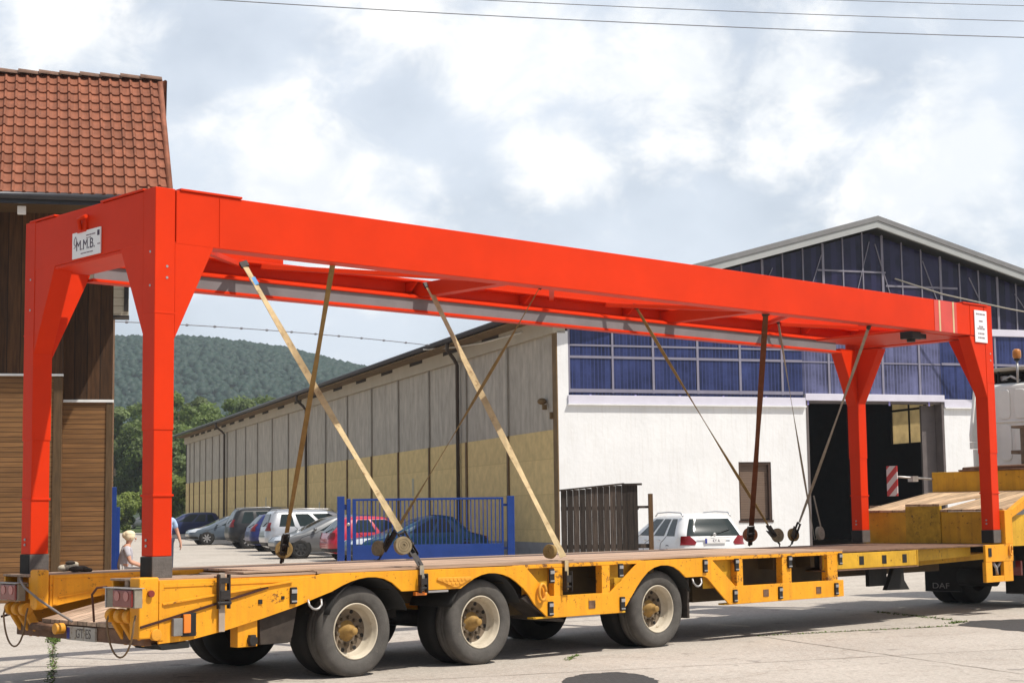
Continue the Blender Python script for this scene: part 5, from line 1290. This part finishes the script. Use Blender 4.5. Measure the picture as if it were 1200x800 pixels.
# standing person behind the near leg
PP = empty('person', (-8.44, 40.0, gz(40)), R(-60), 'person in a light blue shirt standing behind the nearest gantry leg, one arm showing', 'person')
J = [((0, 0, .95), .135), ((.01, 0, 1.10), .13), ((.02, 0, 1.30), .145), ((.01, 0, 1.44), .09), ((.015, 0, 1.51), .052), ((.03, 0, 1.56), .065), ((.035, 0, 1.64), .09), ((.03, 0, 1.71), .075)]
E_ = [(i, i + 1) for i in range(7)]
for s in (-1, 1):
    i = len(J)
    J += [((0, s * .19, 1.41), .058), ((-.02, s * .30, 1.13), .046), ((.08, s * .34, .90), .036), ((.10, s * .345, .86), .027)]
    E_ += [(3, i), (i, i + 1), (i + 1, i + 2), (i + 2, i + 3)]
    hand(J, E_, i + 3, (.2, 0, -1), (1, 0, .2), (0, -s, 0))
    i = len(J)
    J += [((0, s * .10, .90), .095), ((.01, s * .11, .50), .065), ((-.01, s * .12, .10), .045), ((.03, s * .125, .05), .042), ((.17, s * .14, .035), .036)]
    E_ += [(0, i), (i, i + 1), (i + 1, i + 2), (i + 2, i + 3), (i + 3, i + 4)]
skin_body('body', J, E_, SKIN, PP)
head_parts(PP, Vector((.04, 0, 1.635)), (1, 0, 0), mat('brown_hair', (.08, .05, .03), .7, var=.2, scale=25))
J2 = [((0, 0, .92), .16), ((.01, 0, 1.10), .15), ((.02, 0, 1.30), .165), ((.01, 0, 1.43), .105)]; E2 = [(0, 1), (1, 2), (2, 3)]
for s in (-1, 1):
    i = len(J2); J2 += [((0, s * .19, 1.41), .075), ((-.015, s * .27, 1.21), .068)]; E2 += [(3, i), (i, i + 1)]
skin_body('shirt', J2, E2, mat('light_blue_shirt', (.38, .50, .70), .85, var=.1), PP)
J3 = [((0, 0, .93), .15)]; E3 = []
for s in (-1, 1):
    i = len(J3); J3 += [((0, s * .10, .88), .115), ((.01, s * .11, .50), .085), ((-.01, s * .12, .10), .07)]; E3 += [(0, i), (i, i + 1), (i + 1, i + 2)]
skin_body('trousers', J3, E3, mat('dark_trousers', (.05, .055, .08), .85, var=.1), PP)

# ------------------------------------------------------------------ trees
def leaf_mat(name, col, var=.5):
    m = bpy.data.materials.new(name); m.use_nodes = True
    N = m.node_tree.nodes; L = m.node_tree.links; p = N['Principled BSDF']; p.inputs['Roughness'].default_value = .6
    gm = N.new('ShaderNodeNewGeometry'); nz = N.new('ShaderNodeTexNoise'); nz.inputs['Scale'].default_value = .35; nz.inputs['Detail'].default_value = 5
    L.new(gm.outputs['Position'], nz.inputs['Vector'])
    oi = N.new('ShaderNodeObjectInfo')
    a = N.new('ShaderNodeMath'); a.operation = 'ADD'; L.new(nz.outputs['Fac'], a.inputs[0])
    b = N.new('ShaderNodeMath'); b.operation = 'MULTIPLY'; b.inputs[1].default_value = .35; L.new(oi.outputs['Random'], b.inputs[0]); L.new(b.outputs[0], a.inputs[1])
    r = N.new('ShaderNodeMapRange'); r.inputs['From Min'].default_value = .35; r.inputs['From Max'].default_value = 1.0; r.inputs['To Min'].default_value = 1 - var; r.inputs['To Max'].default_value = 1 + var
    L.new(a.outputs[0], r.inputs['Value'])
    s = N.new('ShaderNodeVectorMath'); s.operation = 'SCALE'; s.inputs[0].default_value = col; L.new(r.outputs[0], s.inputs['Scale'])
    L.new(s.outputs[0], p.inputs['Base Color'])
    tr = N.new('ShaderNodeBsdfTranslucent'); L.new(s.outputs[0], tr.inputs['Color'])
    mx = N.new('ShaderNodeMixShader'); mx.inputs[0].default_value = .5; L.new(p.outputs[0], mx.inputs[1]); L.new(tr.outputs[0], mx.inputs[2])
    L.new(mx.outputs[0], N['Material Output'].inputs['Surface'])
    return m
LEAF1 = leaf_mat('oak_leaves', (.16, .215, .062)); LEAF2 = leaf_mat('birch_leaves', (.18, .23, .085)); LEAF3 = leaf_mat('bush_leaves', (.22, .27, .055))
BARK = mat('bark', (.09, .07, .05), .9, var=.3, scale=4)
def crown_mesh(name, h, rad, base, nclump, nleaf, size, m, seed):
    r_ = np.random.default_rng(seed)
    cl = []
    while len(cl) < nclump:
        p = r_.uniform(-1, 1, 3)
        if np.linalg.norm(p) < 1: cl.append(p * (.55 + .45 * np.linalg.norm(p)))
    cl = np.array(cl); zc = (base + h) / 2; rz = (h - base) / 2
    tap = 1 - .35 * np.clip(cl[:, 2], -.3, 1)
    cen = np.stack([cl[:, 0] * rad * tap, cl[:, 1] * rad * tap, zc + cl[:, 2] * rz], 1)
    cr = r_.uniform(.22, .42, nclump) * rad
    idx = r_.integers(0, nclump, nleaf)
    d = r_.normal(size=(nleaf, 3)); d /= np.linalg.norm(d, axis=1)[:, None]
    pos = cen[idx] + d * (cr[idx] * r_.uniform(.6, 1.08, nleaf))[:, None] * np.array([1, 1, .8])
    nrm = d + r_.normal(scale=.55, size=(nleaf, 3)); nrm /= np.linalg.norm(nrm, axis=1)[:, None]
    a = np.cross(nrm, r_.normal(size=(nleaf, 3))); a /= np.linalg.norm(a, axis=1)[:, None]; b = np.cross(nrm, a)
    s = size * r_.uniform(.6, 1.3, nleaf)[:, None]
    V = np.stack([pos - a * s - b * s * .6, pos + a * s * .2 - b * s, pos + a * s + b * s * .5, pos - a * s * .3 + b * s], 1).reshape(-1, 3)
    me = bpy.data.meshes.new(name); me.vertices.add(len(V)); me.vertices.foreach_set('co', V.ravel())
    me.loops.add(nleaf * 4); me.loops.foreach_set('vertex_index', np.arange(nleaf * 4, dtype=np.int32))
    me.polygons.add(nleaf); me.polygons.foreach_set('loop_start', np.arange(nleaf, dtype=np.int32) * 4); me.polygons.foreach_set('loop_total', np.full(nleaf, 4, dtype=np.int32))
    me.update(); me.materials.append(m)
    return me, cen
def tree_proto(h, rad, base, m, seed, nleaf=12000, size=.165):
    me, cen = crown_mesh('crown', h, rad, base, 46, nleaf, size, m, seed)
    o = MB(); r_ = random.Random(seed)
    o.tube([(0, 0, -.2), (.1, 0, h * .25), (0, .15, h * .5), (.1, .1, h * .85)], [.22, .17, .12, .03], 8)
    for c in cen[::4]:
        z0 = max(base * .8, c[2] - 2.5); o.tube([(0, 0, z0), tuple((np.array([0, 0, z0]) + c) / 2 + np.array([0, 0, .3])), tuple(c)], [.07, .05, .015], 5)
    return me, o
protos = [tree_proto(14, 3.6, 2.5, LEAF1, 1), tree_proto(13, 2.7, 1.5, LEAF2, 2), tree_proto(12, 3.4, 1.2, LEAF1, 3)]
tm = []
for me, o in protos:
    t_ = o.build('trunk', BARK); tm.append((me, t_.data)); bpy.data.objects.remove(t_)
def tree(kind, x, y, sc, rot, lab, grp):
    me, tr = tm[kind]
    e = empty('tree', (x, y, gz(y)), rot, lab, 'tree', grp); e.scale = (sc, sc, sc)
    c = bpy.data.objects.new('crown', me); C.objects.link(c); c.parent = e
    k = bpy.data.objects.new('trunk', tr); C.objects.link(k); k.parent = e
    return e
def PX(px, Y): return (px - 600) / 1925.2 * Y - .008 * Y
wood = 'trees of the wood behind the car park'
common = 'mid green leafy tree in the crowded wood below the hill'
for i, (px, Y, k, sc, lab) in enumerate([
    (148, 172, 1, 1.0, 'pale feathery tree right beside the corner of the timber building'), (128, 185, 0, 1.0, common), (168, 186, 0, .98, common), (192, 168, 2, 1.05, common),
    (222, 176, 0, 1.02, common), (243, 182, 1, 1.13, 'tallest tree of the wood, just right of the nearest gantry leg'), (262, 170, 2, 1.02, common), (284, 185, 0, 1.02, common),
    (308, 178, 1, 1.08, 'pale tree whose top shows above the far end of the hall roof'), (332, 190, 0, 1.05, common), (356, 188, 2, 1.0, common), (105, 178, 2, 1.0, common), (240, 152, 2, .75, common), (205, 150, 1, .72, common), (395, 200, 0, 1.0, common), (80, 170, 0, 1.0, common)]):
    tree(k, PX(px, Y), Y, sc, i * 1.3, lab, wood)
bme, _ = crown_mesh('foliage', 4.6, 2.6, .2, 26, 7000, .12, LEAF3, 9)
for i, (px, Y, sc, lab) in enumerate([(212, 128, 1.05, 'tall light green bush at the far end of the hall'), (160, 134, .72, 'yellowish green bush between the narrow blue gate and the nearest leg'), (186, 136, .8, 'light green bush behind the nearest gantry leg'), (135, 138, .75, 'dusty green bush beside the narrow blue gate')]):
    e = empty('bush', (PX(px, Y), Y, gz(Y)), i * 2.1, lab, 'bush', 'bushes along the far edge of the car park'); e.scale = (sc,) * 3
    c = bpy.data.objects.new('foliage', bme); C.objects.link(c); c.parent = e
    o = MB()
    for q in range(6): an = q * 1.05; o.tube([(0, 0, -.1), (math.cos(an) * .5, math.sin(an) * .5, 1.4), (math.cos(an) * 1.1, math.sin(an) * 1.1, 2.8)], [.07, .05, .02], 5)
    o.build('stems', BARK, e)

# ------------------------------------------------------------------ hill and its forest
def hillz(x, y):
    pr = np.interp(x, [-900, -600, -450, -330, -262, -216, -195, -179, -165, -122, -70, 0, 120, 300, 600, 900], [20, 45, 70, 88, 98, 100, 99.5, 99, 98, 93, 82, 67, 50, 42, 25, 10])
    f = np.exp(-((y - 930) / 300.0) ** 2)
    f = np.where(y > 930, np.exp(-((y - 930) / 700.0) ** 2), f)
    return pr * f - 4
HX = np.linspace(-900, 900, 73); HY = np.linspace(330, 2200, 60)
hv = []
for y in HY:
    for x in HX: hv.append((x, y, float(hillz(x, y)) + 3 * math.sin(x * .021 + y * .013)))
hm = MB(); nx = len(HX); hm.add(hv, [(j * nx + i, j * nx + i + 1, (j + 1) * nx + i + 1, (j + 1) * nx + i) for j in range(len(HY) - 1) for i in range(nx - 1)], True)
tag(hm.build('hill', mat('hill_floor', (.03, .045, .015), .95, var=.3, scale=.02)), 'wooded hill behind the hall', None, None, 'structure')
# canopy of the hill forest
bm = bmesh.new(); bmesh.ops.create_icosphere(bm, subdivisions=1, radius=1); iv = np.array([v.co[:] for v in bm.verts]); itri = np.array([[v.index for v in f.verts] for f in bm.faces]); bm.free()
keep = iv[itri].mean(1)[:, 2] > -.35; itri = itri[keep]
NTREE = 19000
tx_ = rng.uniform(-330, 90, NTREE); ty_ = 480 + 470 * rng.uniform(0, 1, NTREE) ** .8
tz_ = hillz(tx_, ty_) + 3 * np.sin(tx_ * .021 + ty_ * .013)
trr = rng.uniform(1.4, 3.1, NTREE); thh = trr * rng.uniform(.6, 1.0, NTREE)
V = []; nv = len(iv)
for i in range(NTREE):
    nn = iv * (1 + .28 * np.sin(iv[:, [1, 2, 0]] * 5.1 + i * 1.7) * np.cos(iv[:, [2, 0, 1]] * 4.3 + i))
    V.append(nn * np.array([trr[i], trr[i], thh[i]]) + np.array([tx_[i], ty_[i], tz_[i] + thh[i] * .4 + 1.0]))
V = np.concatenate(V); F = (itri[None] + (np.arange(NTREE) * nv)[:, None, None]).reshape(-1, 3)
me = bpy.data.meshes.new('forest'); me.vertices.add(len(V)); me.vertices.foreach_set('co', V.ravel().astype(np.float32))
me.loops.add(F.size); me.loops.foreach_set('vertex_index', F.ravel().astype(np.int32)); me.polygons.add(len(F)); me.polygons.foreach_set('loop_start', (np.arange(len(F)) * 3).astype(np.int32)); me.polygons.foreach_set('loop_total', np.full(len(F), 3, np.int32)); me.update()
HF = leaf_mat('forest_leaves', (.019, .052, .032), .4); me.materials.append(HF)
HF.node_tree.nodes['Noise Texture'].inputs['Scale'].default_value = .14
fo = bpy.data.objects.new('forest', me); C.objects.link(fo)
tag(fo, 'dense dark green forest covering the hill', 'forest', None, 'stuff')

# ------------------------------------------------------------------ wires
WIRE = mat('wire', (.20, .20, .22), .5)
def wire(lab, pts, r, grp='overhead power lines'):
    e = empty('power_line', pts[0], 0, lab, 'wire', grp); p0 = Vector(pts[0])
    # parabola through the three points
    a, b, c = [Vector(p) - p0 for p in pts]
    q = []
    for i in range(41):
        s = i / 40; q.append(a * (2 * (s - .5) * (s - 1)) + b * (-4 * s * (s - 1)) + c * (2 * s * (s - .5)))
    o = MB(); o.tube(q, r, 6); o.build('cable', WIRE, e); return e
wire('lowest of the three power lines crossing the sky', [(-45, 60, 24.2), (.163, 60, 20.007), (45, 60, 18.22)], .018)
wire('middle power line crossing the sky', [(-45, 60, 24.72), (.163, 60, 20.599), (45, 60, 18.89)], .015)
wire('uppermost power line at the top right corner of the sky', [(-45, 60, 25.2), (.163, 60, 21.17), (45, 60, 19.5)], .013)
e = wire('thin insulated cable with clips running to the hall eave', [(-10.4, 34.5, 5.75), (-7.05, 47, 6.85), (-2.2, 56.9, 7.28)], .014, None)
o = MB(); a, b, c = [Vector(p) - Vector((-10.4, 34.5, 5.75)) for p in [(-10.4, 34.5, 5.75), (-7.05, 47, 6.85), (-2.2, 56.9, 7.28)]]
for i in range(1, 16):
    s = i / 16; q = a * (2 * (s - .5) * (s - 1)) + b * (-4 * s * (s - 1)) + c * (2 * s * (s - .5)); o.ball(tuple(q), .035, 1.5, 1, 1, 8, 6)
o.build('clips', WIRE, e)

# ------------------------------------------------------------------ haze
def haze(density):
    o = MB(); o.box(-1100, 1100, -60, 2300, -1.0, 125)
    m = bpy.data.materials.new('haze_air'); m.use_nodes = True; N = m.node_tree.nodes; L = m.node_tree.links
    N.remove(N['Principled BSDF']); v = N.new('ShaderNodeVolumePrincipled'); v.inputs['Color'].default_value = (.82, .90, 1, 1); v.inputs['Density'].default_value = density; v.inputs['Anisotropy'].default_value = .3
    L.new(v.outputs[0], N['Material Output'].inputs['Volume'])
    ob = o.build('haze', m); tag(ob, 'pale summer haze over the valley', 'haze', None, 'stuff'); return ob
haze(.00024)

# ------------------------------------------------------------------ sky, sun, camera
SUN_EL, SUNV = R(58), Vector((.88, -.47, 0)).normalized()
sd = Vector((SUNV.x * math.cos(SUN_EL), SUNV.y * math.cos(SUN_EL), math.sin(SUN_EL)))
w = bpy.data.worlds.new('World'); S.world = w; w.use_nodes = True
N = w.node_tree.nodes; L = w.node_tree.links; bg = N['Background']
SKYS = .085
sky = N.new('ShaderNodeTexSky'); sky.sky_type = 'NISHITA'; sky.sun_disc = False; sky.sun_elevation = SUN_EL; sky.sun_rotation = math.atan2(SUNV.x, SUNV.y); sky.air_density = 1.0; sky.dust_density = 2.5; sky.ozone_density = 1.0
bg.inputs['Strength'].default_value = SKYS
tc = N.new('ShaderNodeTexCoord')
def wm(op, a, b=None, c=None):
    n = N.new('ShaderNodeMath'); n.operation = op
    for i, q in enumerate((a, b, c)):
        if q is None: continue
        if isinstance(q, (int, float)): n.inputs[i].default_value = q
        else: L.new(q, n.inputs[i])
    return n.outputs[0]
def wnoise(scale, det, rough=.55, off=(0, 0, 0), dist=0.):
    mp = N.new('ShaderNodeMapping'); mp.inputs['Location'].default_value = off; mp.inputs['Scale'].default_value = (1, 1, 1.35); L.new(tc.outputs['Generated'], mp.inputs['Vector'])
    n = N.new('ShaderNodeTexNoise'); n.inputs['Scale'].default_value = scale; n.inputs['Detail'].default_value = det; n.inputs['Roughness'].default_value = rough; n.inputs['Distortion'].default_value = dist
    L.new(mp.outputs[0], n.inputs['Vector']); return n.outputs['Fac']
def wr(f, a, b, c=0., d=1., smooth=True):
    n = N.new('ShaderNodeMapRange'); n.interpolation_type = 'SMOOTHSTEP' if smooth else 'LINEAR'
    for k, q in (('From Min', a), ('From Max', b), ('To Min', c), ('To Max', d)): n.inputs[k].default_value = q
    L.new(f, n.inputs['Value']); return n.outputs[0]
def blob(d, r):
    """soft cumulus seed: 1 at the direction, 0 beyond angular radius r"""
    n = N.new('ShaderNodeVectorMath'); n.operation = 'DISTANCE'; L.new(tc.outputs['Generated'], n.inputs[0]); n.inputs[1].default_value = Vector(d).normalized()
    return wr(n.outputs['Value'], 0, r, 1, 0)
big = wnoise(5.5, 3, .5, (3.1, 1.7, .4)); fine = wnoise(17, 9, .6, (.2, 5.1, 2.2), .3)
seed = None
for d, r in (((-.1366, .9679, .2109), .085), ((-.10, .975, .185), .08), ((.0126, .9613, .2751), .09), ((.094, .9628, .2534), .10), ((.1692, .9583, .2304), .09), ((.256, .9456, .2007), .08), ((.225, .955, .185), .07), ((-.2631, .9224, .2828), .09), ((-.06, .95, .30), .08), ((.03, .975, .21), .07)):
    b_ = blob(d, r); seed = b_ if seed is None else wm('MAXIMUM', seed, b_)
field = wm('ADD', wm('MULTIPLY', seed, .27), wm('ADD', wm('MULTIPLY', big, .40), wm('MULTIPLY', fine, .72)))
sepd = N.new('ShaderNodeSeparateXYZ'); L.new(tc.outputs['Generated'], sepd.inputs[0])
cum = wm('MULTIPLY', wr(field, .60, .85), wr(sepd.outputs['Y'], .2, .7, .5, 1))                       # bright cumulus
front = wr(sepd.outputs['Y'], -.1, .75, .25, 1)           # cloud veil fades behind the camera, shaped to cut the fill light
veil = wm('MULTIPLY', front, wr(wm('ADD', wm('MULTIPLY', big, .7), wm('MULTIPLY', wnoise(9, 6, .6, (7, 2, 1)), .3)), .30, .62, .45, .92))
def wmix(f, a, b):
    x = N.new('ShaderNodeMix'); x.data_type = 'RGBA'; L.new(f, x.inputs['Factor'])
    for k, c in (('A', a), ('B', b)):
        if isinstance(c, tuple): x.inputs[k].default_value = (*c, 1)
        else: L.new(c, x.inputs[k])
    return x.outputs['Result']
shade = wr(wnoise(13, 8, .62, (1.3, 4.4, 3.3), .4), .36, .64)
VEILC, CUMD, CUML = (8.9, 9.7, 10.8), (10.2, 10.6, 11.0), (12.8, 12.7, 12.5)
c1 = wmix(veil, sky.outputs[0], VEILC)
c2 = wmix(cum, c1, wmix(shade, CUMD, CUML))
L.new(c2, bg.inputs['Color'])

sl = bpy.data.lights.new('sun', 'SUN'); sl.energy = 4.6; sl.angle = R(.6); sl.color = (1, .95, .87)
so = bpy.data.objects.new('sun', sl); C.objects.link(so); so.rotation_euler = sd.to_track_quat('Z', 'Y').to_euler(); so.location = (20, -20, 60)

cam = bpy.data.cameras.new('camera'); co = bpy.data.objects.new('camera', cam); C.objects.link(co)
pitch, roll = R(5.96), R(-.77)
r0 = Vector((1, 0, 0)); u0 = Vector((0, -math.sin(pitch), math.cos(pitch))); f0 = Vector((0, math.cos(pitch), math.sin(pitch)))
xr = r0 * math.cos(roll) + u0 * math.sin(roll); yr = -r0 * math.sin(roll) + u0 * math.cos(roll)
co.matrix_world = frame3(xr, yr, -f0, (0, 0, 1.52))
cam.sensor_width = 36; cam.lens = 1925.2155 / 1200 * 36; cam.clip_start = .1; cam.clip_end = 12000
S.camera = co
S.view_settings.view_transform = 'Standard'; S.view_settings.look = 'None'; S.view_settings.exposure = .16; S.view_settings.gamma = 1
S.view_settings.use_curve_mapping = False
S.render.engine = 'CYCLES'
S.cycles.max_bounces = 8; S.cycles.volume_bounces = 1; S.cycles.transparent_max_bounces = 8
